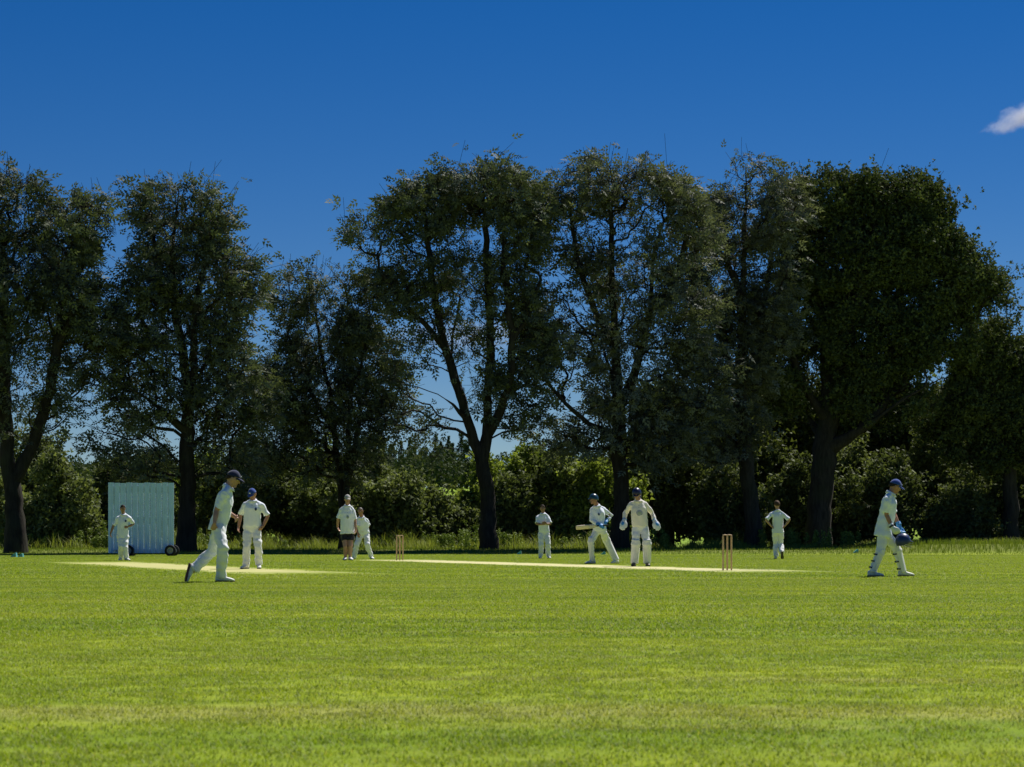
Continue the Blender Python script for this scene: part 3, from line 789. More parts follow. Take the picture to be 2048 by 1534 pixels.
for i, (x, yt, rx, d, k) in enumerate(_bush):
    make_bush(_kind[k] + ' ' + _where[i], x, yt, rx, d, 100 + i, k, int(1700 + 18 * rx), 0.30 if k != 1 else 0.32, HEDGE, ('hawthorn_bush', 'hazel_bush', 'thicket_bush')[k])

# tall understorey trees that close the wood on the right
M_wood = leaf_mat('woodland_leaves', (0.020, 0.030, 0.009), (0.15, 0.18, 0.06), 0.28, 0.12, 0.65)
for i, (x, yt, rx, d) in enumerate([(1340, 760, 105, 112), (1450, 800, 90, 113), (1545, 740, 110, 116), (1700, 740, 120, 117), (1850, 760, 120, 117), (1990, 760, 120, 118)]):
    yb = 1074 + 2.5 * 4416 / d * 0 + 20
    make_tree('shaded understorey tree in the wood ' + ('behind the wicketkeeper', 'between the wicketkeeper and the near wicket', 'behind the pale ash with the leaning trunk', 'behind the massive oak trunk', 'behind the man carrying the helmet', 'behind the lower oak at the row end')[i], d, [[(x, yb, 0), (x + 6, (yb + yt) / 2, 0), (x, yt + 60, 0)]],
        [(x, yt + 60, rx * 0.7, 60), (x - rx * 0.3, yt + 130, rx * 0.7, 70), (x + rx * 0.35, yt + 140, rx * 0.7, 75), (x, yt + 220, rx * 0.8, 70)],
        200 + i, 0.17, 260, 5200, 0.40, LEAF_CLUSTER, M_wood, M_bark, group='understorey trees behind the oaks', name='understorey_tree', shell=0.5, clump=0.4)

# far hillside: a wood, and poplars that stand clear of it
M_far = leaf_mat('distant_leaves', (0.030, 0.050, 0.020), (0.075, 0.100, 0.042), 0.15, 0.1, 0.75, 0.06)
def far_wood():
    rng = np.random.default_rng(77)
    pos = []; out = []
    for k in range(230):
        y = rng.uniform(360, 640); x = rng.uniform(-0.26, 0.20) * y
        if 0.0 < 1: pass
        z = float(ground_z(x, y)); h = rng.uniform(5, 9); rw = h * rng.uniform(0.34, 0.5)
        m = 150
        d = rng.normal(0, 1, (m, 3)); d /= np.linalg.norm(d, axis=1, keepdims=True); d[:, 2] = np.abs(d[:, 2]) * 1.1 - 0.15
        rr = rng.uniform(0.75, 1.08, m)[:, None]
        pos.append(np.array((x, y, z + h * 0.4)) + d * rr * (rw, rw, h * 0.6)); out.append(d)
    pos = np.concatenate(pos); out = np.concatenate(out)
    tag(link('distant_wood', leaf_mesh('distant_wood', pos, out, 1.0, LEAF_CLUSTER, rng, 0.6), M_far), 'distant wood covering the hillside beyond the hedge', 'wood', kind='stuff')
    for k, (x, yt, wd) in enumerate(((766, 872, 1.1), (783, 890, 1.9), (803, 884, 0.8), (819, 877, 0.7), (829, 893, 1.3), (848, 895, 2.0), (871, 868, 0.9), (882, 884, 1.5), (897, 873, 0.75), (905, 886, 1.2), (923, 864, 1.3), (934, 880, 1.7))):
        d = 610 + rng.uniform(0, 50); top = px(x, yt, d); z = float(ground_z(top[0], d)); h = top[2] - z
        rt = tag(empty('poplar_tree', (top[0], d, z)), 'slim distant poplar rising above the hillside wood', 'tree', 'distant poplars on the hill')
        link('trunk', MB().tube([(top[0], d, z - 0.3), (top[0], d, z + h * 0.5), (top[0], d, z + h * 0.95)], [0.35, 0.2, 0.05], 6).mesh('trunk'), M_bark, rt)
        m = int(300 + 160 * wd); t = rng.uniform(0.12, 1, m); a = rng.uniform(0, 6.28, m); rr = wd * (np.sin(np.pi * t ** 0.8) ** 0.6 + 0.35 * np.sin(t * 23 + k)) * rng.uniform(0.3, 1.15, m) + 0.1
        pp = np.stack([top[0] + rr * np.cos(a), d + rr * np.sin(a), z + h * t], 1); oo = np.stack([np.cos(a), np.sin(a), np.full(m, 1.0)], 1)
        link('crown', leaf_mesh('crown', pp, oo, 0.6, LEAF_CLUSTER, rng), M_far, rt)
far_wood()
# ------------------------------------------------------------------ sight screen, wickets, boundary markers
M_screen = plain('sight_screen_paint', (0.47, 0.66, 0.94), 0.5, 0.25, 0.08, 3, 0.15, 30)
M_steel = plain('galvanised_steel', (0.32, 0.33, 0.34), 0.5, 0.5, 0.15, 12, metal=0.6)
M_tyre = plain('black_rubber', (0.018, 0.018, 0.02), 0.8, 0.3, 0.2, 30)
M_rim = plain('grey_wheel_rim', (0.30, 0.30, 0.29), 0.6, 0.4, 0.2, 20)
def sight_screen():
    d = 78.0; a = px(216, 1106, d); b = px(348, 965, d); zl, zh = a[2], b[2]
    r = tag(empty('sight_screen', ((a[0] + b[0]) / 2, d, 0)), 'wheeled pale blue boarded sight screen under the trees', 'sight screen')
    n = 11; w = (b[0] - a[0]) / n
    for i in range(n):          # upright boards, each with a shallow raised rib at its edge
        x0 = a[0] + w * i; m = MB(); g = 0.008
        prof = [(x0 + g, 0), (x0 + w * 0.36, 0), (x0 + w * 0.43, -0.022), (x0 + w * 0.57, -0.022), (x0 + w * 0.64, 0), (x0 + w - g, 0), (x0 + w - g, 0.022), (x0 + g, 0.022)]
        m.rings([[(x, d + y, zl) for x, y in prof], [(x, d + y, zh - 0.01 * (i % 3)) for x, y in prof]])
        m.build('board', M_screen, r)
    MB().box(((a[0] + b[0]) / 2, d + 0.07, zl + 0.12), (b[0] - a[0], 0.08, 0.1)).box(((a[0] + b[0]) / 2, d + 0.07, zh - 0.15), (b[0] - a[0], 0.08, 0.1)).box(((a[0] + b[0]) / 2, d + 0.07, (zl + zh) / 2), (b[0] - a[0], 0.08, 0.1)).build('rail', M_steel, r)
    for x in (a[0] + 0.3, b[0] - 0.2):
        MB().tube([(x, d + 0.13, zh - 0.2), (x, d + 0.6, 0.25)], [0.03, 0.03], 8).build('brace', M_steel, r)
        MB().tube([(x, d - 0.1, 0.2), (x, d + 0.62, 0.2)], [0.03, 0.03], 8).build('axle', M_steel, r)
    for wx in (px(258, 0, d)[0], px(342, 0, d)[0]):
        for wy in (d - 0.16, d + 0.62):
            rad = 0.20; c = (wx, wy, rad)
            ty = MB(); rings = []
            for (rr, yy) in ((0.115, -0.05), (0.19, -0.055), (0.20, -0.03), (0.20, 0.03), (0.19, 0.055), (0.115, 0.05)):
                rings.append([(wx + rr * math.cos(q), wy + yy, rad + rr * math.sin(q)) for q in np.linspace(0, 2 * np.pi, 24, endpoint=False)])
            rings.append(rings[0])
            wh = ty.rings(rings, False).build('wheel', M_tyre, r, True)
            h = MB(); rr_ = []
            for (rr, yy) in ((0.118, -0.05), (0.10, -0.02), (0.05, -0.03), (0.045, -0.055), (0.03, -0.06)):
                rr_.append([(wx + rr * math.cos(q), wy + yy, rad + rr * math.sin(q)) for q in np.linspace(0, 2 * np.pi, 20, endpoint=False)])
            rr_.insert(0, [(wx + 0.118 * math.cos(q), wy + 0.03, rad + 0.118 * math.sin(q)) for q in np.linspace(0, 2 * np.pi, 20, endpoint=False)])
            h.rings(rr_).build('rim', M_rim, wh, True)
sight_screen()

M_stump = plain('ash_wood', (0.56, 0.38, 0.21), 0.55, 0.35, 0.18, 20)
def wicket(c, label):
    r = tag(empty('wicket', c), label, 'wicket', None)
    for s in (-1, 0, 1):
        q = c + PN * s * 0.095
        m = MB(); rings = []
        for z, rr in ((-0.08, 0.014), (0, 0.0185), (0.68, 0.0185), (0.70, 0.017), (0.711, 0.013)):
            rings.append([(q[0] + rr * math.cos(t), q[1] + rr * math.sin(t), z) for t in np.linspace(0, 2 * np.pi, 12, endpoint=False)])
        m.rings(rings).build('stump', M_stump, r, True)
    for s in (-0.5, 0.5):
        e0 = c + PN * (s * 0.095 - 0.052); e1 = c + PN * (s * 0.095 + 0.052); z = 0.7225
        pts = [e0 + (e1 - e0) * t + np.array((0, 0, z)) for t in (0, 0.15, 0.25, 0.5, 0.75, 0.85, 1)]
        MB().tube(pts, [0.006, 0.007, 0.010, 0.012, 0.010, 0.007, 0.006], 8).build('bail', M_stump, r, True)
wicket(STUMP_A, 'wooden stumps with bails beside the man with both gloves spread')
wicket(STUMP_B, 'wooden stumps with bails at the far end of the pitch near the umpire in shorts')

M_mark = plain('teal_marker_foam', (0.10, 0.38, 0.40), 0.6, 0.3, 0.15, 15)
M_markw = plain('white_marker_panel', (0.45, 0.62, 0.66), 0.6, 0.3, 0.1, 15)
for (x, y, sz, lab) in ((27, 1114.5, 0.24, 'teal wedge boundary marker beside the forked ash trunk'), (41, 1114.5, 0.2, 'teal wedge boundary marker lying against its neighbour by the forked ash'),
                   (1038, 1109, 0.22, 'small teal wedge boundary marker beside the fielder with folded hands'), (1206, 1109.5, 0.2, 'small teal wedge boundary marker behind the running batter'),
                   (1711, 1108, 0.24, 'teal wedge boundary marker near the foot of the massive oak')):
    d = HC * F / (y - YH); c = px(x, y, d); gz = float(ground_z(c[0], d)); m = MB()
    w = sz
    tri = lambda yy: [(c[0] - w / 2, yy, gz), (c[0] + w / 2, yy, gz), (c[0] + w / 2 - 0.02, yy, gz + w * 0.62), (c[0] + w / 2 - 0.05, yy, gz + w * 0.64)]
    r = tag(empty('boundary_marker', (c[0], d, gz)), lab, 'marker', None)
    m.rings([tri(d - 0.09), tri(d + 0.09)]).build('wedge', M_mark, r)
    n_ = np.array((-0.64, 0, 1.0)); 
    MB().box((c[0] + w * 0.42, d - 0.092, gz + w * 0.3), (w * 0.12, 0.006, w * 0.5)).build('panel', M_markw, r)
# ------------------------------------------------------------------ people
def cloth(name, col, wrinkle=0.5, var=0.05):
    m, nt, p, out = new_mat(name)
    tc = N(nt, 'ShaderNodeTexCoord')
    n1 = noise_tex(nt, tc.outputs['Object'], 7, 4); n2 = noise_tex(nt, tc.outputs['Object'], 300, 2)
    n3 = noise_tex(nt, tc.outputs['Object'], 3.3, 4, 0.65, (1, 1, 1.6), (4, 2, 9))
    c0 = mixc(nt, ramp(nt, n1, 0.3, 0.7), tuple(c * (1 - var) for c in col), col)
    nt.links.new(mixc(nt, ramp(nt, n3, 0.60, 0.74, 0, 0.35), c0, tuple(c * t for c, t in zip(col, (0.62, 0.60, 0.42)))), p.inputs['Base Color'])     # grass stains and scuffs
    p.inputs['Roughness'].default_value = 0.85; p.inputs['Specular IOR Level'].default_value = 0.15
    p.inputs['Sheen Weight'].default_value = 0.25; p.inputs['Sheen Roughness'].default_value = 0.5
    bp = N(nt, 'ShaderNodeBump'); bp.inputs['Strength'].default_value = 0.25; bp.inputs['Distance'].default_value = 0.003
    nt.links.new(n2, bp.inputs['Height']); nt.links.new(bp.outputs[0], p.inputs['Normal'])
    return m
M_white = cloth('white_cotton', (0.83, 0.87, 0.96))
M_cream = cloth('cream_flannel', (0.86, 0.86, 0.88))
M_knit = cloth('cream_knit', (0.84, 0.79, 0.73))
M_black = cloth('black_shorts_cloth', (0.018, 0.018, 0.022))
M_navy = cloth('navy_cap_cloth', (0.018, 0.022, 0.075))
M_blue = cloth('royal_blue_cap_cloth', (0.02, 0.065, 0.32))
M_greycap = cloth('pale_grey_cap_cloth', (0.42, 0.40, 0.38))
M_skin = [plain('skin_tone', (0.44, 0.25, 0.175), 0.55, 0.35, 0.12, 14), plain('skin_tone', (0.36, 0.18, 0.12), 0.55, 0.35, 0.12, 14), plain('skin_tone', (0.30, 0.165, 0.105), 0.55, 0.35, 0.12, 14)]
M_hair = [plain('dark_brown_hair', (0.030, 0.020, 0.014), 0.75, 0.15, 0.4, 60), plain('brown_hair', (0.075, 0.045, 0.025), 0.75, 0.15, 0.4, 60), plain('grey_cropped_hair', (0.16, 0.14, 0.13), 0.6, 0.3, 0.3, 60)]
M_eye = plain('eye_white', (0.75, 0.73, 0.70), 0.25, 0.5, 0.03, 30)
M_iris = plain('dark_iris', (0.03, 0.02, 0.015), 0.2, 0.5, 0.1, 60)
M_lip = plain('lips', (0.30, 0.12, 0.10), 0.5, 0.3, 0.1, 40)
M_shoe = plain('white_leather_shoe', (0.70, 0.70, 0.67), 0.5, 0.35, 0.1, 20)
M_shoe_dk = plain('dark_leather_shoe', (0.06, 0.05, 0.045), 0.5, 0.4, 0.2, 20)
M_sole = plain('brown_rubber_sole', (0.10, 0.035, 0.028), 0.7, 0.3, 0.2, 30)
M_sole_dk = plain('dark_rubber_sole', (0.030, 0.030, 0.036), 0.7, 0.3, 0.2, 30)
M_pad = plain('white_pad_leather', (0.84, 0.83, 0.80), 0.6, 0.3, 0.07, 8, 0.2, 40)
M_strap = plain('dark_strap', (0.035, 0.04, 0.06), 0.7, 0.3, 0.2, 30)
M_gblue = plain('blue_glove_leather', (0.07, 0.28, 0.62), 0.5, 0.35, 0.12, 15)
M_gwhite = plain('white_glove_leather', (0.66, 0.70, 0.74), 0.55, 0.35, 0.08, 15)
M_crest = plain('navy_embroidery', (0.03, 0.05, 0.14), 0.8, 0.2, 0.3, 200)
M_emblem = plain('faded_blue_print', (0.33, 0.36, 0.45), 0.8, 0.2, 0.35, 60)
M_logo = plain('grey_green_print', (0.32, 0.38, 0.34), 0.8, 0.2, 0.3, 60)
M_helm_navy = plain('navy_helmet_shell', (0.014, 0.014, 0.055), 0.35, 0.5, 0.15, 12)
M_helm_teal = plain('teal_helmet_shell', (0.012, 0.055, 0.10), 0.35, 0.5, 0.2, 12)
M_helm_blue = plain('blue_helmet_shell', (0.012, 0.03, 0.13), 0.4, 0.5, 0.15, 12)
M_grille = plain('grey_wire', (0.10, 0.10, 0.12), 0.4, 0.5, 0.1, 30, metal=0.5)

def unit(v):
    v = np.array(v, float); return v / (np.linalg.norm(v) + 1e-9)

def solidify(mb, voxel, smooth=4, ratio=0.4, wrinkle=None, cut=None):
    """fuse overlapping closed shapes into one continuous skin"""
    me = mb.mesh('tmp'); ob = bpy.data.objects.new('tmp', me); COL.objects.link(ob)
    m = ob.modifiers.new('r', 'REMESH'); m.mode = 'VOXEL'; m.voxel_size = voxel; m.use_smooth_shade = True
    if smooth:
        s = ob.modifiers.new('s', 'SMOOTH'); s.factor = 0.5; s.iterations = smooth
    if ratio < 1:
        dd = ob.modifiers.new('d', 'DECIMATE'); dd.ratio = ratio
    dg = bpy.context.evaluated_depsgraph_get(); dg.update()
    out = bpy.data.meshes.new_from_object(ob.evaluated_get(dg))
    bpy.data.objects.remove(ob); bpy.data.meshes.remove(me)
    n = len(out.vertices)
    if wrinkle:
        co = np.zeros(n * 3, np.float32); out.vertices.foreach_get('co', co); co = co.reshape(-1, 3)
        no = np.zeros(n * 3, np.float32); out.vertices.foreach_get('normal', no); no = no.reshape(-1, 3)
        amp, fz, seed = wrinkle
        dsp = np.array([mnoise.noise((p[0] * 6 + seed, p[1] * 6 + p[2] * 3, p[2] * fz)) + 0.5 * mnoise.noise((p[0] * 15 + p[2] * 9, p[1] * 15 + seed, p[2] * fz * 1.6)) for p in co])
        co = co + no * (dsp * amp)[:, None].astype(np.float32)
        out.vertices.foreach_set('co', co.ravel())
    out.polygons.foreach_set('use_smooth', [True] * len(out.polygons)); out.update()
    return out

def loft(mb, secs, k=20, power=2.3):
    """secs: (centre, lat, fwd, half width, half depth)"""
    rings = []
    for c, la, fw, w, dp in secs:
        r = []
        for j in range(k):
            a = 2 * math.pi * j / k; ca, sa = math.cos(a), math.sin(a)
            r.append(c + la * w * math.copysign(abs(ca) ** (2 / power), ca) + fw * dp * math.copysign(abs(sa) ** (2 / power), sa))
        rings.append(r)
    return mb.rings(rings)

def hand(mb, wr, tip, pn, fwd, curl=0.35, fat=1.0, sc=1.0):
    a = unit(tip - wr); n = unit(pn - a * np.dot(pn, a)); b = np.cross(n, a)
    if np.dot(b, fwd) < 0: b = -b          # thumb side points forward
    def sec(t, w, h): return (wr + a * t * sc, b, n, w * sc * (0.6 + 0.4 * fat), h * sc * fat)
    loft(mb, [sec(-0.02, 0.026, 0.021), sec(0.01, 0.028, 0.019), sec(0.045, 0.038, 0.017), sec(0.085, 0.041, 0.014), sec(0.098, 0.038, 0.011)], 12)
    for i, l in enumerate((0.070, 0.079, 0.073, 0.057)):
        o = wr + (a * 0.09 + b * (0.031 - 0.0205 * i)) * sc
        pts = [o - a * 0.01]; dr = a + b * (0.10 - 0.07 * i); ang = curl * 0.5
        for s in (0.42, 0.32, 0.26):
            ang += curl * 0.7
            pts.append(pts[-1] + (math.cos(ang) * unit(dr) + math.sin(ang) * n) * l * s * 1.12 * sc)
        rr = [0.0095 * fat * sc, 0.009 * fat * sc, 0.0082 * fat * sc, 0.007 * fat * sc]
        mb.tube(pts, rr, 8)
    o = wr + (a * 0.025 + b * 0.028) * sc
    mb.tube([o, o + (a * 0.028 + b * 0.024 + n * 0.012) * sc, o + (a * 0.058 + b * 0.030 + n * 0.026) * sc, o + (a * 0.080 + b * 0.026 + n * 0.034) * sc], [0.013 * fat * sc, 0.0115 * fat * sc, 0.010 * fat * sc, 0.008 * fat * sc], 8)

def dome(c, Hm, rad, thmax, off=(0, 0, 0), thick=0.008, rough=0.0, seed=0, nu=28, nv=10):
    v = []; f = []
    rad = np.array(rad, float); c = np.array(c, float)
    rng = np.random.default_rng(seed)
    for layer in (0, 1):
        for i in range(nv + 1):
            for j in range(nu):
                ph = 2 * math.pi * j / nu; th = thmax(ph) * (i + 0.02) / nv
                q = np.array((math.sin(th) * math.cos(ph), math.sin(th) * math.sin(ph), math.cos(th)))
                rr = rad - thick * layer
                p_ = q * rr
                if rough and layer == 0: p_ = p_ * (1 + rng.normal(0, rough))
                v.append(c + Hm @ (p_ + np.array(off)))
    L = (nv + 1) * nu
    for i in range(nv):
        for j in range(nu):
            a, b = i * nu + j, i * nu + (j + 1) % nu
            f.append((a, a + nu, b + nu, b)); f.append((L + a, L + b, L + b + nu, L + a + nu))
    for j in range(nu):
        a, b = nv * nu + j, nv * nu + (j + 1) % nu
        f.append((a, L + a, L + b, b))
    f.append(tuple(range(nu))); f.append(tuple(L + j for j in reversed(range(nu))))
    return MB().add(v, f)
# angle ph: 0 = the person's left, 90 deg = front

def brim(c, Hm, rad, z0, length, droop, span=62, thick=0.006, off=(0, 0, 0)):
    n = 14; top = []; m = 4
    for i in range(n + 1):
        a = R(90 - span + 2 * span * i / n)
        for k in range(m + 1):
            t = k / m; ext = length * math.sin((a - R(90 - span)) / R(2 * span) * math.pi) ** 0.6 * t
            x = rad[0] * math.cos(a) * (1 - 0.12 * t); y = rad[1] * math.sin(a) + ext
            top.append(np.array((x, y, z0 - droop * t * t - 0.10 * x * x / rad[0] * 1.0)))
    v = [np.array(c) + Hm @ (p + np.array(off)) for p in top] + [np.array(c) + Hm @ (p + np.array(off) - np.array((0, 0, thick))) for p in top]
    f = []; w = m + 1; T = len(top)
    for i in range(n):
        for k in range(m):
            a = i * w + k
            f.append((a, a + w, a + w + 1, a + 1)); f.append((T + a, T + a + 1, T + a + w + 1, T + a + w))
        a = i * w + m; f.append((a, a + w, T + a + w, T + a))
        a = i * w; f.append((a, T + a, T + a + w, a + w))
    for i in (0, n):
        for k in range(m):
            a = i * w + k; f.append((a, a + 1, T + a + 1, T + a))
    return MB().add(v, f)

def head_matrix(yaw, pitch, roll=0.0):
    y, p = R(yaw), R(pitch)
    lat = np.array((math.cos(y), math.sin(y), 0.0)); fw = np.array((math.sin(y) * math.cos(p), -math.cos(y) * math.cos(p), -math.sin(p)))
    up = np.cross(fw, lat) * -1 if np.cross(fw, lat)[2] < 0 else np.cross(fw, lat)
    if roll:
        c, s = math.cos(R(roll)), math.sin(R(roll)); lat, up = lat * c + up * s, up * c - lat * s
    return np.stack([lat, fw, up], 1)

def head_shape(mb, c, Hm, sc=1.0):
    def fn(u, q):
        x, y, z = u; q = q.copy()
        if z < 0:
            q[0] *= 1 - 0.30 * (-z) ** 1.6
            if y < 0: q[1] *= 1 - 0.40 * (-z) ** 1.2
            else: q[1] *= 1 + 0.06 * (-z)
        if y > 0.75 and abs(z) < 0.25: q[1] -= 0.006 * math.exp(-((abs(x) - 0.42) / 0.2) ** 2)
        if y > 0.7 and 0.12 < z < 0.4: q[1] += 0.004
        if y < 0 and z > 0: q[1] *= 1.06
        return q * sc
    mb.ellipsoid(c, (0.077, 0.096, 0.119), Hm, 24, 18, fn)
    P = lambda x, y, z: np.array(c) + Hm @ (np.array((x, y, z)) * sc)
    mb.tube([P(0, 0.086, 0.030), P(0, 0.100, 0.004), P(0, 0.110, -0.022)], [0.009 * sc, 0.011 * sc, 0.0145 * sc], 8)      # nose
    mb.tube([P(-0.012, 0.094, -0.026), P(0.012, 0.094, -0.026)], [0.011 * sc] * 2, 8)
    mb.tube([P(-0.02, 0.080, -0.058), P(0.02, 0.080, -0.058)], [0.012 * sc] * 2, 8)                                          # mouth
    mb.ellipsoid(P(0, 0.074, -0.092), np.array((0.026, 0.022, 0.022)) * sc, Hm, 10, 8)                                         # chin
    for s in (-1, 1): mb.ellipsoid(P(0.079 * s, -0.006, -0.006), np.array((0.012, 0.024, 0.034)) * sc, Hm, 10, 8)             # ears

def shoe(name, an, fdir, up, root, mat, sole, sc=1.0):
    f = unit(fdir); u = unit(up - f * np.dot(up, f)); l = np.cross(f, u)
    def S(t, w, h0, h1): return (an + f * t * sc - u * 0.085 * sc + u * (h0 + h1) / 2 * sc, l, u, w * sc, (h1 - h0) / 2 * sc)
    m = MB()
    loft(m, [S(-0.080, 0.020, 0.025, 0.075), S(-0.068, 0.034, 0.015, 0.105), S(-0.02, 0.040, 0.015, 0.125), S(0.04, 0.042, 0.015, 0.105), S(0.10, 0.047, 0.015, 0.078), S(0.16, 0.046, 0.015, 0.062), S(0.195, 0.034, 0.015, 0.048), S(0.208, 0.018, 0.017, 0.036)], 14)
    o = m.build(name, mat, root, True)
    m = MB()
    loft(m, [S(-0.085, 0.024, 0.002, 0.024), S(-0.068, 0.038, 0.0, 0.024), S(-0.01, 0.038, 0.0, 0.022), S(0.05, 0.038, 0.0, 0.02), S(0.11, 0.050, 0.0, 0.02), S(0.165, 0.049, 0.002, 0.02), S(0.205, 0.030, 0.006, 0.022), S(0.216, 0.014, 0.010, 0.022)], 14, 3)
    m.build('sole', sole, o, True)

def leg_pad(kn, an, hip, fdir, root, sc=1.0):
    ax = unit(kn - an); f = unit(fdir - ax * np.dot(fdir, ax)); l = np.cross(f, ax)
    th = unit(hip - kn)
    L = np.linalg.norm(kn - an); rings = []
    nr = 22; na = 19
    for i in range(nr):
        t = -0.02 + 1.30 * i / (nr - 1)
        if t <= 1.0: c = an + ax * L * t
        else: c = kn + (ax * 0.55 + th * 0.45) * L * (t - 1.0)
        r0 = 0.066 + 0.014 * min(1, max(0, t)) ; knee = 0.014 * max(0, math.cos((t - 1.0) * 26)) if abs(t - 1.0) < 0.17 else 0
        span = R(96 - 10 * max(0, t - 1.0) / 0.3)
        if t > 1.12: span *= 1 - 0.9 * (t - 1.12) ** 1.3 / 0.18
        outer = []; inner = []
        for j in range(na):
            a = -span + 2 * span * j / (na - 1)
            rib = 0.010 * abs(math.cos(a * 3.1)) if t < 0.84 or t > 1.16 else 0.006
            r = (r0 + rib + knee + 0.012) * sc; ri = (r0 - 0.012) * sc
            outer.append(c + f * (math.cos(a) * r - 0.015) + l * math.sin(a) * r * 1.05)
            inner.append(c + f * (math.cos(a) * ri - 0.015) + l * math.sin(a) * ri * 1.05)
        rings.append(outer + inner[::-1])
    o = MB().rings(rings).build('leg_pad', M_pad, root, True)
    for t in (0.18, 0.52, 0.88):
        c = an + ax * L * t; r = (0.076 + 0.012 * t) * sc
        pts = [c + f * (math.cos(a) * r - 0.012) + l * math.sin(a) * r for a in np.linspace(R(80), R(280), 14)]
        m = MB(); rr = []
        for p in pts:
            q = unit(p - c); rr.append([p - ax * 0.011 - q * 0.012, p + ax * 0.011 - q * 0.012, p + ax * 0.011 - q * 0.005, p - ax * 0.011 - q * 0.005])
        m.rings(rr).build('strap', M_strap, o)

def person(label, base, J, head, body_yaw, pel_yaw, k=1.0, stout=1.0, skin=0, sleeve='short', shirt=None, trousers=None, shorts=False, hat=None, hair=0, bald=False,
           tuck=False, pads=False, gloves=None, shoes=None, soles=None, plant='RL', foot_yaw=None, seed=1, crest=None, name='person', hem=0.0, curl=0.35, palm=None, bushy=1.0):
    shirt = shirt or M_white; trousers = trousers or M_cream; shoes = shoes or M_shoe; soles = soles or M_sole_dk
    D = HC * F / (base - YH)
    Q = {}
    LEN = {'elR': ('shR', 0.295), 'elL': ('shL', 0.295), 'wrR': ('elR', 0.255), 'wrL': ('elL', 0.255), 'knR': ('hipR', 0.43), 'knL': ('hipL', 0.43), 'anR': ('knR', 0.42), 'anL': ('knL', 0.42)}
    def P3(x, y, dy):
        Y = D + dy; return np.array(((x - CX) / F * Y, Y, HC - (y - YH) / F * Y))
    def yawv(t): return np.array((math.cos(R(t)), math.sin(R(t)), 0.0)), np.array((math.sin(R(t)), -math.cos(R(t)), 0.0))
    blat, bfwd = yawv(body_yaw); plat, pfwd = yawv(pel_yaw)
    Q['pelvis'] = P3(*J['pelvis']); Q['neck'] = P3(*J['neck']); Q['head'] = P3(*J['head'])
    Q['hipR'] = Q['pelvis'] - plat * 0.088 * k - np.array((0, 0, 0.03)); Q['hipL'] = Q['pelvis'] + plat * 0.088 * k - np.array((0, 0, 0.03))
    for n_ in ('shR', 'shL', 'elR', 'elL', 'wrR', 'wrL', 'haR', 'haL', 'knR', 'knL', 'anR', 'anL', 'toR', 'toL'):
        if n_ not in J: continue
        x, y, z = J[n_]
        if n_ in LEN and isinstance(z, str):
            pr, L = LEN[n_]; L *= k; b = Q[pr]; q0 = P3(x, y, b[1] - D)
            l = np.linalg.norm(q0 - b); dy = math.sqrt(max(0, L * L - l * l)) * (0.75 if len(z) == 1 else 1.0)
            Q[n_] = P3(x, y, b[1] - D + (-dy if z[0] == 'f' else dy))
        else: Q[n_] = P3(x, y, z)
    for s in plant: Q['an' + s][2] = 0.088 * k
    for s in 'RL':      # the given points are the outline of the shoulder; the joint sits inside it
        Q['sh' + s] = Q['sh' + s] + np.array((0, 0, -0.030)) + unit(Q['neck'] - Q['sh' + s]) * 0.018
    root = tag(empty(name, (Q['pelvis'][0], Q['pelvis'][1], 0)), label, 'person')
    up = np.array((0, 0, 1.0))
    spine = Q['neck'] - Q['pelvis']; sl = np.linalg.norm(spine); sd = spine / sl
    def sec(t, w, dp, push=0.0, ex=0.0):
        b = min(1, max(0, t)); la = unit(plat * (1 - b) + blat * b); la = unit(la - sd * np.dot(la, sd)); fw = np.cross(la, sd)
        return (Q['pelvis'] + spine * t + fw * push, la, fw, (w * stout + ex) * k, (dp * stout + ex) * k)
    Hm = head_matrix(*head); hs = k * 1.0
    # ---- body
    mb = MB()
    loft(mb, [sec(-0.18, 0.09, 0.06), sec(-0.08, 0.135, 0.088), sec(0.08, 0.135, 0.088), sec(0.3, 0.125, 0.083), sec(0.55, 0.13, 0.09), sec(0.75, 0.115, 0.08), sec(0.88, 0.075, 0.06), sec(1.0, 0.056, 0.053)])
    mb.tube([Q['neck'] - sd * 0.06, Q['neck'] + (Q['head'] - Q['neck']) * 0.35, Q['head'] - Hm[:, 2] * 0.05 - Hm[:, 1] * 0.012], [0.066 * k, 0.057 * k, 0.056 * k], 14)
    head_shape(mb, Q['head'], Hm, hs)
    for s in 'RL':
        sh, el, wr = Q['sh' + s], Q['el' + s], Q['wr' + s]
        mb.tube([sh * 0.6 + (Q['pelvis'] + spine * 0.7) * 0.4, sh, sh * 0.5 + el * 0.5, el, el * 0.65 + wr * 0.35, wr], [0.035 * k, 0.036 * k, 0.046 * k, 0.039 * k, 0.041 * k, 0.027 * k], 12)
        hp, kn, an = Q['hip' + s], Q['kn' + s], Q['an' + s]
        c = 1.12 if shorts else 0.82
        mb.tube([hp, hp * 0.5 + kn * 0.5, kn, kn * 0.62 + an * 0.38, an], [0.085 * c * k, 0.072 * c * k, 0.054 * c * k, 0.056 * c * k, 0.038 * c * k], 12)
        mb.tube([an, an - up * 0.03], [0.036 * k, 0.034 * k], 10)
        if not (gloves and s in gloves):
            ha = Q.get('ha' + s, wr + unit(wr - el) * 0.18)
            pn = np.array(palm[s], float) if palm and s in palm else (Q['pelvis'] + sd * 0.1 - wr)
            hand(mb, wr, ha, pn, bfwd, curl, 1.0, k)
    body = link('body', solidify(mb, 0.0075, 2, 0.22), M_skin[skin], root)
    # ---- face
    HP = lambda x, y, z: Q['head'] + Hm @ (np.array((x, y, z)) * hs)
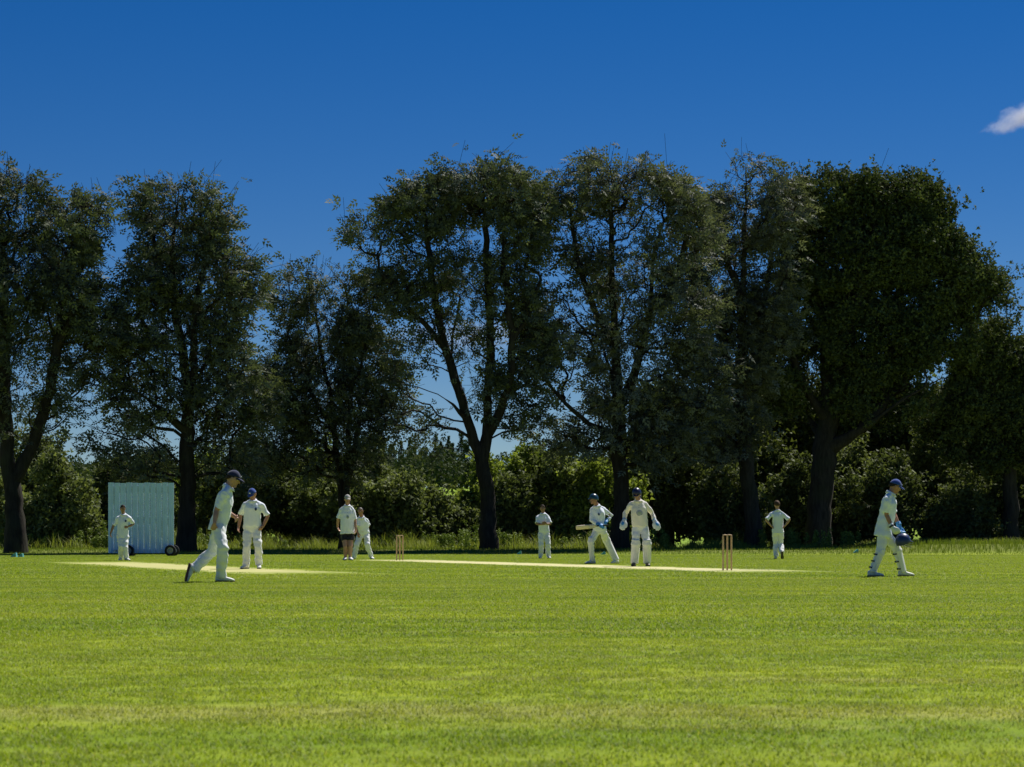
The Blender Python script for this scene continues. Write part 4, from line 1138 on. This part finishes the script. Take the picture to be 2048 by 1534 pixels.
    for s in (-1, 1):
        e = MB().ellipsoid(HP(0.031 * s, 0.080, 0.006), np.array((0.0145, 0.009, 0.0095)) * hs, Hm, 10, 8).build('eye', M_eye, body, True)
        MB().tube([HP(0.016 * s, 0.092, 0.028), HP(0.033 * s, 0.090, 0.032), HP(0.050 * s, 0.078, 0.027)], [0.004 * hs, 0.005 * hs, 0.003 * hs], 6).build('eyebrow', M_hair[hair], body)
        MB().ellipsoid(HP(0.031 * s, 0.0875, 0.006), np.array((0.0062, 0.004, 0.0065)) * hs, Hm, 8, 6).build('iris', M_iris, body, True)
    MB().tube([HP(-0.024, 0.088, -0.057), HP(0, 0.0945, -0.055), HP(0.024, 0.088, -0.057)], [0.003 * hs, 0.0058 * hs, 0.003 * hs], 6).build('mouth', M_lip, body, True)
    # ---- hair and headgear
    fr = lambda ph: (0.5 + 0.5 * math.sin(ph))          # 1 in front, 0 behind
    if bald:
        dome(Q['head'], Hm, np.array((0.0795, 0.099, 0.1205)) * hs, lambda ph: R(104 - 62 * fr(ph)), (0, -0.002, 0.0), 0.006, 0.008, seed).build('hair', M_hair[2], root, True)
    else:
        dome(Q['head'], Hm, np.array((0.084, 0.106, 0.127)) * hs * bushy, lambda ph: R(112 - 64 * fr(ph) ** 1.3), (0, -0.004, 0.002), 0.010, 0.02 + 0.25 * (bushy - 1), seed).build('hair', M_hair[hair], root, True)
    if hat:
        kind, hm_ = hat
        if kind == 'cap':
            rad = np.array((0.090, 0.111, 0.128)) * hs
            cp = dome(Q['head'], Hm, rad, lambda ph: R(80 - 8 * fr(ph)), (0, -0.002, 0.008), 0.006).build('cap', hm_, root, True)
            brim(Q['head'], Hm, rad * np.array((0.98, 0.93, 1)), 0.042 * hs, 0.078 * hs, 0.022, 60).build('peak', hm_, cp, True)
            MB().ellipsoid(HP(0, -0.002, 0.137), (0.008, 0.008, 0.005), Hm, 8, 6).build('button', hm_, cp, True)
            MB().ellipsoid(HP(0, 0.104, 0.072), (0.018, 0.005, 0.015), Hm, 10, 8).build('badge', M_gwhite, cp, True)
        else:
            rad = np.array((0.108, 0.128, 0.140)) * hs
            hp_ = dome(Q['head'], Hm, rad, lambda ph: R(112 - 42 * fr(ph) ** 1.6), (0, -0.004, 0.006), 0.014).build('helmet', hm_, root, True)
            brim(Q['head'], Hm, rad * np.array((0.97, 0.94, 1)), 0.045 * hs, 0.05 * hs, 0.008, 66, 0.008).build('peak', hm_, hp_, True)
            for i_ in range(3):
                z = 0.002 - 0.032 * i_
                pts = [HP(0.104 * math.cos(a), 0.150 * math.sin(a) - 0.004 * i_, z) for a in np.linspace(R(8), R(172), 13)]
                MB().tube(pts, [0.0026] * 13, 6).build('grille_bar', M_grille, hp_, True)
    # ---- shirt
    mb = MB(); ex = 0.022
    lo = -0.02 if tuck else -0.20 - hem
    secs = [sec(lo, 0.155, 0.108, 0, ex + (0 if tuck else 0.012)), sec(0.05, 0.150, 0.110, 0.006, ex + 0.006), sec(0.3, 0.143, 0.108, 0.010, ex + 0.004), sec(0.55, 0.150, 0.114, 0.006, ex), sec(0.72, 0.150, 0.108, 0, ex * 0.9), sec(0.83, 0.120, 0.092, 0, ex * 0.7), sec(0.92, 0.085, 0.074, 0, ex * 0.5), sec(1.0, 0.066, 0.062, 0, ex * 0.35)]
    loft(mb, secs, 24, 2.05)
    for s in 'RL':
        sh, el, wr = Q['sh' + s], Q['el' + s], Q['wr' + s]
        inn = Q['pelvis'] + spine * 0.72
        mb.tube([inn * 0.5 + sh * 0.5, sh, sh * 0.6 + el * 0.4], [0.085 * k, 0.064 * k, 0.062 * k], 14)
        mb.tube([Q['neck'] + sd * 0.005, Q['neck'] * 0.55 + sh * 0.45 + sd * 0.004, sh + sd * 0.012], [0.058 * k, 0.052 * k, 0.050 * k], 12)
        if sleeve == 'short':
            e_ = sh * 0.12 + el * 0.88
            mb.tube([sh, sh * 0.5 + el * 0.5, e_], [0.062 * k, 0.064 * k, 0.072 * k], 14, False)
        else:
            e_ = el * 0.1 + wr * 0.9
            mb.tube([sh, sh * 0.5 + el * 0.5, el, el * 0.5 + wr * 0.5, e_], [0.062 * k, 0.060 * k, 0.055 * k, 0.051 * k, 0.044 * k], 14, False)
    so = link('shirt', solidify(mb, 0.0105, 3, 0.42, (0.019, 9, seed * 3.1)), shirt, root)
    # collar
    m = MB(); rr = []
    for j in range(20):
        a = 2 * math.pi * j / 20; w = 0.5 + 0.5 * math.sin(a)
        la, fw = blat, np.cross(blat, sd)
        dr = la * math.cos(a) + fw * math.sin(a)
        c = Q['neck'] + fw * 0.006
        rr.append([c + dr * 0.070 * k + sd * (0.020 - 0.035 * w), c + dr * 0.066 * k + sd * (0.050 - 0.045 * w), c + dr * 0.078 * k + sd * (0.048 - 0.045 * w), c + dr * (0.100 + 0.012 * w) * k + sd * (0.0 - 0.045 * w)])
    rr.append(rr[0])
    m.rings(rr, False).build('collar', shirt, so, True)
    la, fw = blat, np.cross(blat, sd)
    if crest == 'badge':
        c = Q['pelvis'] + spine * 0.68 + la * 0.085 * k + fw * (0.112 * stout + 0.022 + 0.006) * k
        MB().ellipsoid(c, (0.026, 0.010, 0.034), np.stack([la, fw, sd], 1), 12, 8).build('crest', M_crest, so, True)
    elif crest == 'roundel':
        c = Q['pelvis'] + spine * 0.52 + fw * (0.112 * stout + 0.022 + 0.005) * k
        MB().ellipsoid(c, (0.075, 0.012, 0.075), np.stack([la, fw, sd], 1), 24, 8).build('emblem', M_emblem, so, True)
        MB().ellipsoid(c + fw * 0.006, (0.045, 0.010, 0.045), np.stack([la, fw, sd], 1), 20, 8).build('emblem', M_logo, so, True)
    elif crest == 'logo':
        c = Q['pelvis'] + spine * 0.56 + fw * (0.112 * stout + 0.022 + 0.006) * k
        MB().ellipsoid(c, (0.045, 0.010, 0.05), np.stack([la, fw, sd], 1), 3, 6).build('emblem', M_logo, so, True)
    if crest:
        for t in (0.74, 0.82):
            MB().ellipsoid(Q['pelvis'] + spine * t + fw * (0.104 * stout + 0.018) * k, (0.007, 0.006, 0.007), None, 8, 6).build('button', M_crest, so, True)
    # ---- trousers
    mb = MB(); ex = 0.014
    loft(mb, [sec(-0.17, 0.10, 0.075, 0, ex), sec(-0.08, 0.150, 0.104, 0, ex), sec(0.06, 0.148, 0.104, 0, ex), sec(0.17, 0.135, 0.096, 0, ex)])
    for s in 'RL':
        hp, kn, an = Q['hip' + s], Q['kn' + s], Q['an' + s]
        if shorts:
            e_ = hp * 0.42 + kn * 0.58
            mb.tube([hp, hp * 0.7 + kn * 0.3, e_], [0.10 * k, 0.102 * k, 0.106 * k], 14, False)
        else:
            lo_ = an + unit(kn - an) * 0.0
            mb.tube([hp, hp * 0.65 + kn * 0.35, kn, kn * 0.6 + an * 0.4, lo_], ([0.100 * k, 0.098 * k, 0.083 * k, 0.083 * k, 0.080 * k] if not pads else [0.100 * k, 0.096 * k, 0.076 * k, 0.066 * k, 0.056 * k]), 14, False)
    link('shorts' if shorts else 'trousers', solidify(mb, 0.0105, 3, 0.42, (0.020, 14, seed * 1.7)), trousers, root)
    # ---- feet, pads, gloves
    for i_, s in enumerate('RL'):
        an, kn = Q['an' + s], Q['kn' + s]
        if s in plant:
            fy = foot_yaw[i_] if foot_yaw else pel_yaw; fd = yawv(fy)[1]; u_ = up
        else:
            fd = Q['to' + s] - an; u_ = kn - an
        shoe('shoe', an, fd, u_, root, shoes, soles, k)
        if pads: leg_pad(kn, an, Q['hip' + s], (yawv(foot_yaw[i_])[1] if foot_yaw else pfwd), root, k)
        if gloves and s in gloves:
            wr, el = Q['wr' + s], Q['el' + s]; ha = Q.get('ha' + s, wr + unit(wr - el) * 0.18)
            pn = np.array(palm[s], float) if palm and s in palm else (Q['pelvis'] - wr)
            g = MB(); a = unit(ha - wr)
            if gloves[s] == 'keeper':
                hand(g, wr, ha, pn, bfwd, 0.22, 1.9, 1.35 * k)
                n_ = unit(pn - a * np.dot(pn, a)); b_ = np.cross(n_, a)
                g.ellipsoid(wr + a * 0.09, (0.068, 0.10, 0.03), np.stack([b_, a, n_], 1), 16, 10)
            else:
                hand(g, wr, ha, pn, bfwd, 0.55, 1.75, 1.1 * k)
            g.tube([wr - a * 0.075, wr - a * 0.02, wr + a * 0.03], [0.047 * k, 0.044 * k, 0.040 * k], 12, False)
            mt_ = M_gwhite if gloves[s] in ('keeper', 'white') else M_gblue
            go = link('glove', solidify(g, 0.008, 2, 0.5), mt_, root)
            n_ = unit(pn - a * np.dot(pn, a)); b_ = np.cross(n_, a)
            if gloves[s] == 'keeper':
                MB().ellipsoid(wr + a * 0.095 + n_ * 0.032, (0.04, 0.062, 0.022), np.stack([b_, a, n_], 1), 14, 8).build('glove_face', M_gblue, go, True)
                MB().ellipsoid(wr + a * 0.095 - n_ * 0.030, (0.036, 0.058, 0.020), np.stack([b_, a, n_], 1), 14, 8).build('glove_back', M_gblue, go, True)
            MB().tube([wr - a * 0.045, wr - a * 0.015], [0.0485 * k, 0.0475 * k], 14, False).build('wrist_strap', M_strap if gloves[s] == 'white' else M_gblue, go, True)
    return Q, root, Hm
# ------------------------------------------------------------------ the players and the umpire
person('man in cricket whites and navy cap walking across in side view, one heel raised', 1164.5,
    dict(pelvis=(437, 1047, 0), neck=(456, 974, 0), head=(466, 957.5, 0), shR=(450, 985, -0.19), shL=(453, 985, 0.18), elR=(433, 1020, 'b'), wrR=(429, 1047, 'f'), haR=(424.5, 1064, -0.2),
         elL=(452, 1023, 'b'), wrL=(471, 1034, 'b'), haL=(479, 1046, 0.2), knR=(446, 1098, 'f'), anR=(441.5, 1154, -0.09), toR=(466, 1162, 0), knL=(425, 1103, 'b'), anL=(386, 1139, 0.10), toL=(380, 1163, 0.1)),
    (90, 22), 88, 90, k=1.0, stout=0.95, hat=('cap', M_navy), sleeve='short', plant='R', foot_yaw=(90, 90), seed=1, hem=0.02, soles=M_sole, skin=0)
person('man in cricket whites and blue cap facing forwards, head bowed, standing on the old pitch', 1138,
    dict(pelvis=(504, 1055, 0), neck=(506, 1001, 0), head=(504.5, 988.5, -0.04), shR=(488, 1008, 0), shL=(525, 1008.5, 0), elR=(481, 1031, 'b'), wrR=(477, 1055, 'f'), haR=(474.5, 1071, -0.05), elL=(535.5, 1033, 'b'), wrL=(526, 1053, 'f'), haL=(519, 1064, -0.16),
         knR=(493.5, 1094, 'f'), anR=(492.5, 1130, 0.0), knL=(516, 1094, 'f'), anL=(518, 1130, 0.0)),
    (-18, 26), 0, 0, k=0.99, stout=1.12, hat=('cap', M_blue), tuck=True, foot_yaw=(-25, 8), seed=2, crest='badge', skin=1, trousers=M_cream)
person('umpire in pale cap, loose white polo shirt and black shorts standing at the bowling end', 1121,
    dict(pelvis=(695, 1064, 0), neck=(694.5, 1011, 0), head=(695, 998.5, -0.03), shR=(681, 1018.5, 0), shL=(707, 1018.5, 0), elR=(676, 1038.5, 'b'), wrR=(675, 1054, 'b'), haR=(678, 1062, 0.14), elL=(710.5, 1041, 'b'), wrL=(711, 1058, 'f'), haL=(712, 1067, -0.05),
         knR=(690.5, 1093, 'f'), anR=(691, 1114, 0), knL=(700.5, 1093, 'f'), anL=(700, 1115, -0.05)),
    (12, 8), 4, 4, k=1.04, stout=1.16, hat=('cap', M_greycap), shorts=True, trousers=M_black, foot_yaw=(-8, 22), seed=3, crest='logo', skin=0, hem=-0.13)
person('grey haired fielder in whites crouching slightly with legs apart behind the umpire', 1119,
    dict(pelvis=(727, 1066, 0.05), neck=(723, 1034, -0.12), head=(721, 1022.5, -0.18), shR=(713.5, 1038.5, -0.06), shL=(733.5, 1038.5, -0.06), elR=(711, 1053, 'f'), wrR=(716, 1066, 'f'), haR=(717, 1075, -0.35), elL=(737, 1052, 'b'), wrL=(727, 1064, 'f'), haL=(721, 1070, -0.3),
         knR=(713.5, 1090, 'f'), anR=(708.5, 1113, 0.0), knL=(735, 1090, 'f'), anL=(742.5, 1113, 0.05)),
    (-20, 12), -12, -5, k=0.98, stout=1.05, hat=None, bald=True, foot_yaw=(-20, 22), seed=4, skin=1, tuck=True)
person('fielder in whites standing with both hands folded at the waist, in front of the hedge', 1117.5,
    dict(pelvis=(1088, 1064, 0), neck=(1086, 1027, 0), head=(1085, 1017, -0.02), shR=(1075.5, 1032, 0), shL=(1096.5, 1032, 0), elR=(1073.5, 1048, 'f'), wrR=(1083.5, 1048.5, 'f'), haR=(1091, 1047, -0.3), elL=(1100.5, 1048, 'f'), wrL=(1093.5, 1047.5, 'f'), haL=(1087, 1046.5, -0.3),
         knR=(1082, 1090, 'f'), anR=(1081.5, 1112, 0), knL=(1096, 1090, 'f'), anL=(1097, 1112, 0)),
    (-8, 10), 0, 0, k=0.97, hat=None, hair=0, foot_yaw=(-10, 14), seed=5, skin=2, tuck=True, palm=dict(R=(0, 1, 0.3), L=(0, 1, 0.3)))
QB, _, _ = person('batter in teal helmet, pads and blue gloves striding with the bat held level', 1128,
    dict(pelvis=(1200, 1060, 0), neck=(1194, 1011.5, -0.05), head=(1187.5, 998.5, -0.1), shR=(1182, 1019, -0.06), shL=(1207.5, 1017, 0.02), elR=(1183.5, 1041, 'f'), wrR=(1198, 1049, 'f'), haR=(1207, 1051.5, -0.3), elL=(1223, 1032, 'b'), wrL=(1213.5, 1041, 'f'), haL=(1206, 1049.5, -0.25),
         knR=(1182, 1083, 'f'), anR=(1185, 1119, -0.12), knL=(1213, 1081, 'b'), anL=(1232.5, 1119, 0.14), toL=(1224, 1127, 0.0)),
    (-58, 10), -25, -35, k=0.99, stout=1.05, sleeve='long', shirt=M_white, hat=('helmet', M_helm_teal), pads=True, gloves=dict(R='blue', L='blue'), foot_yaw=(-70, -40), seed=6, skin=1, tuck=True, crest='badge', palm=dict(R=(0, 0.5, -1), L=(0, 0.8, -1)))
person('wicketkeeper with navy helmet, pads and big white gloves held apart, looking down', 1133,
    dict(pelvis=(1280, 1052, 0), neck=(1276.5, 1001, -0.03), head=(1273.5, 987.5, -0.08), shR=(1260, 1008, 0), shL=(1292.5, 1006.5, 0), elR=(1251, 1026, 'b'), wrR=(1248, 1041.5, 'f'), haR=(1243, 1058, -0.12), elL=(1304, 1026, 'b'), wrL=(1310, 1042.5, 'f'), haL=(1318.5, 1058, -0.12),
         knR=(1271.5, 1088, 'f'), anR=(1268.5, 1124, -0.02), knL=(1294, 1088, 'f'), anL=(1294.5, 1124, 0.0)),
    (-14, 34), 0, 0, k=1.0, stout=1.08, sleeve='long', shirt=M_knit, hat=('helmet', M_helm_navy), pads=True, gloves=dict(R='keeper', L='keeper'), foot_yaw=(-14, 6), seed=7, skin=0, tuck=True, crest='roundel', shoes=M_shoe_dk, palm=dict(R=(0.3, 1, 0), L=(-0.3, 1, 0)))
person('dark haired fielder seen from behind with hands on hips, one sole lifted', 1118.5,
    dict(pelvis=(1556, 1061, 0), neck=(1555.5, 1022, 0), head=(1554, 1010, 0.02), shR=(1567.5, 1027, 0), shL=(1542.5, 1027, 0), elR=(1579, 1040, 'f'), wrR=(1568.5, 1053, 'b'), haR=(1563, 1057.5, -0.04), elL=(1532, 1040, 'f'), wrL=(1543.5, 1053, 'b'), haL=(1549, 1057.5, -0.04),
         knR=(1561.5, 1087, 'b'), anR=(1564, 1105, -0.16), toR=(1564.5, 1117.5, -0.05), knL=(1551, 1087, 'b'), anL=(1552, 1112, 0.05)),
    (190, 12), 182, 180, k=0.97, hat=None, hair=1, bushy=1.12, plant='L', foot_yaw=(182, 184), seed=8, skin=0, soles=M_shoe_dk, palm=dict(R=(-1, 0, 0), L=(1, 0, 0)), hem=-0.06)
QR, _, HR = person('man in bright blue cap and pads walking across in side view carrying a helmet', 1153.5,
    dict(pelvis=(1768, 1056, 0), neck=(1781, 987, 0), head=(1790, 973, 0), shR=(1774, 997, -0.19), shL=(1778, 997, 0.19), elR=(1773, 1030, 'b'), wrR=(1785, 1055, 'f'), haR=(1794, 1068, -0.22), elL=(1788, 1028, 'b'), wrL=(1798, 1052, 'f'), haL=(1802, 1068, 0.12),
         knR=(1759, 1107, 'f'), anR=(1744, 1143.5, -0.12), toR=(1758, 1152, -0.1), knL=(1794, 1101, 'b'), anL=(1805, 1143.5, 0.12)),
    (90, 24), 88, 90, k=0.97, stout=1.08, hat=('cap', M_blue), pads=True, gloves=dict(R='white', L='blue'), plant='RL', foot_yaw=(82, 88), seed=9, skin=1, hem=0.05, shoes=M_shoe, palm=dict(R=(0.6, 0.6, 0), L=(0.6, -0.6, 0)))
person('bareheaded fielder in whites stepping forward in front of the blue sight screen', 1121.5,
    dict(pelvis=(245.5, 1069, 0), neck=(247, 1029, 0), head=(245.5, 1017.5, -0.03), shR=(235.5, 1034, 0), shL=(259.5, 1034, 0), elR=(226.5, 1052, 'b'), wrR=(221, 1067, 'f'), haR=(221.5, 1077, -0.1), elL=(267, 1048.5, 'b'), wrL=(256, 1053, 'f'), haL=(248.5, 1054, -0.2),
         knR=(241.5, 1094, 'f'), anR=(243, 1116, 0.05), knL=(250.5, 1094, 'f'), anL=(252.5, 1116, -0.1)),
    (20, 16), 6, 8, k=0.92, hat=None, hair=0, foot_yaw=(-12, 40), seed=10, skin=2, crest='badge', hem=-0.04, palm=dict(L=(0, 1, 0)))

# ------------------------------------------------------------------ bat and carried helmet
M_willow = plain('willow_wood', (0.66, 0.56, 0.40), 0.5, 0.35, 0.12, 9)
M_grip = plain('black_rubber_grip', (0.02, 0.02, 0.03), 0.8, 0.3, 0.2, 60)
M_sticker = plain('blade_sticker', (0.45, 0.42, 0.40), 0.5, 0.4, 0.3, 20)
def cricket_bat():
    D = QB['wrR'][1]; mid = (QB['haR'] + QB['haL']) / 2
    g0 = QB['wrR'] * 0.3 + QB['haR'] * 0.7 + np.array((0, 0, -0.005))
    tipd = px(1152, 1055.5, D - 0.12) - g0; a = unit(tipd)
    r = tag(empty('cricket_bat', g0), 'willow cricket bat held level by the batter, blade pointing away from him', 'bat')
    u = unit(np.array((0.0, -0.35, 1.0)) - a * np.dot(np.array((0.0, -0.35, 1.0)), a)); l = np.cross(a, u)
    h0 = g0 - a * 0.12; L = np.linalg.norm(tipd)
    MB().tube([h0 - a * 0.02, h0, g0, g0 + a * 0.16], [0.020, 0.018, 0.017, 0.017], 12).build('handle', M_grip, r, True)
    m = MB(); s0 = g0 + a * 0.15; BL = L - 0.15
    def S(t, w, h, o=0): return (s0 + a * BL * t + l * o, u, l, w, h)
    loft(m, [S(-0.02, 0.017, 0.016), S(0.06, 0.032, 0.019), S(0.12, 0.050, 0.020), S(0.2, 0.054, 0.021), S(0.7, 0.054, 0.030), S(0.93, 0.054, 0.024), S(0.985, 0.050, 0.018), S(1.0, 0.043, 0.014)], 16, 3.2)
    b = m.build('blade', M_willow, r, True)
    c = s0 + a * BL * 0.25 - l * 0.021
    sgn = -1 if np.dot(l, (0, -1, 0)) < 0 else 1
    c = s0 + a * BL * 0.26 + l * sgn * 0.0215
    MB().box((0, 0, 0), (0.15, 0.08, 0.004), Matrix.Translation(Vector(c)) @ Matrix((tuple(a), tuple(u), tuple(l))).transposed().to_4x4()).build('sticker', M_sticker, b)
cricket_bat()
def carried_helmet():
    c = px(1806, 1082, QR['haR'][1] + 0.10)
    r = tag(empty('helmet', c), 'navy blue cricket helmet with wire grille carried by the man in the blue cap', 'helmet')
    Hm = head_matrix(100, 12)
    sh = dome(c, Hm, (0.118, 0.132, 0.135), lambda ph: R(140 - 60 * (0.5 + 0.5 * math.sin(ph)) ** 1.6), (0, 0, 0), 0.014).build('shell', M_helm_blue, r, True)
    brim(c, Hm, (0.114, 0.126, 0.12), 0.032, 0.06, 0.008, 66, 0.008).build('peak', M_helm_blue, r, True)
    for i in range(3):
        z = -0.012 - 0.032 * i
        MB().tube([c + Hm @ np.array((0.100 * math.cos(a), 0.175 * math.sin(a) ** 0.8, z)) for a in np.linspace(R(6), R(174), 13)], [0.003] * 13, 6).build('grille_bar', M_grille, r, True)
carried_helmet()
# ------------------------------------------------------------------ clouds
def cloud(label, cx, cy, wpx, hpx, d, dens, seed, tilt=0.0, thresh=0.48):
    c = px(cx, cy, d); s = d / F; rx, rz = wpx * s / 2, hpx * s / 2; ry = rx * 0.6
    m = bpy.data.materials.new('cloud_vapour'); m.use_nodes = True; nt = m.node_tree; nt.nodes.clear()
    out = N(nt, 'ShaderNodeOutputMaterial'); pv = N(nt, 'ShaderNodeVolumePrincipled')
    pv.inputs['Color'].default_value = (0.97, 0.97, 1.0, 1); pv.inputs['Anisotropy'].default_value = 0.35
    tc = N(nt, 'ShaderNodeTexCoord')
    ln = N(nt, 'ShaderNodeVectorMath', operation='LENGTH'); nt.links.new(tc.outputs['Object'], ln.inputs[0])
    fall = ramp(nt, ln.outputs['Value'], 0.0, 1.0, 0.40, -0.45)
    nz = noise_tex(nt, tc.outputs['Object'], 2.3, 7, 0.65, (1.5, 1.0, 0.7), (seed, seed * 0.7, 0))
    ad = N(nt, 'ShaderNodeMath', operation='ADD'); nt.links.new(nz, ad.inputs[0]); nt.links.new(fall, ad.inputs[1])
    den = ramp(nt, ad.outputs[0], thresh, thresh + 0.5, 0.0, dens)
    nt.links.new(den, pv.inputs['Density']); nt.links.new(pv.outputs[0], out.inputs['Volume'])
    o = MB().ellipsoid((0, 0, 0), (1, 1, 1), None, 20, 12).build('cloud', m)
    o.location = Vector(c); o.scale = (rx, ry, rz); o.rotation_euler = (0, R(tilt), 0)
    return tag(o, label, 'cloud')
cloud('small wispy white cloud alone in the deep blue sky beside the oak', 2062, 224, 330, 100, 3000, 0.05, 3.1, -24)
cloud('low pale cloud behind the two ash trees next to the sight screen', 230, 660, 640, 90, 4200, 0.004, 7.7, 0, 0.42)
cloud('long pale cloud low behind the fork of the tall ash', 960, 670, 760, 120, 4200, 0.0025, 12.3, 0, 0.42)
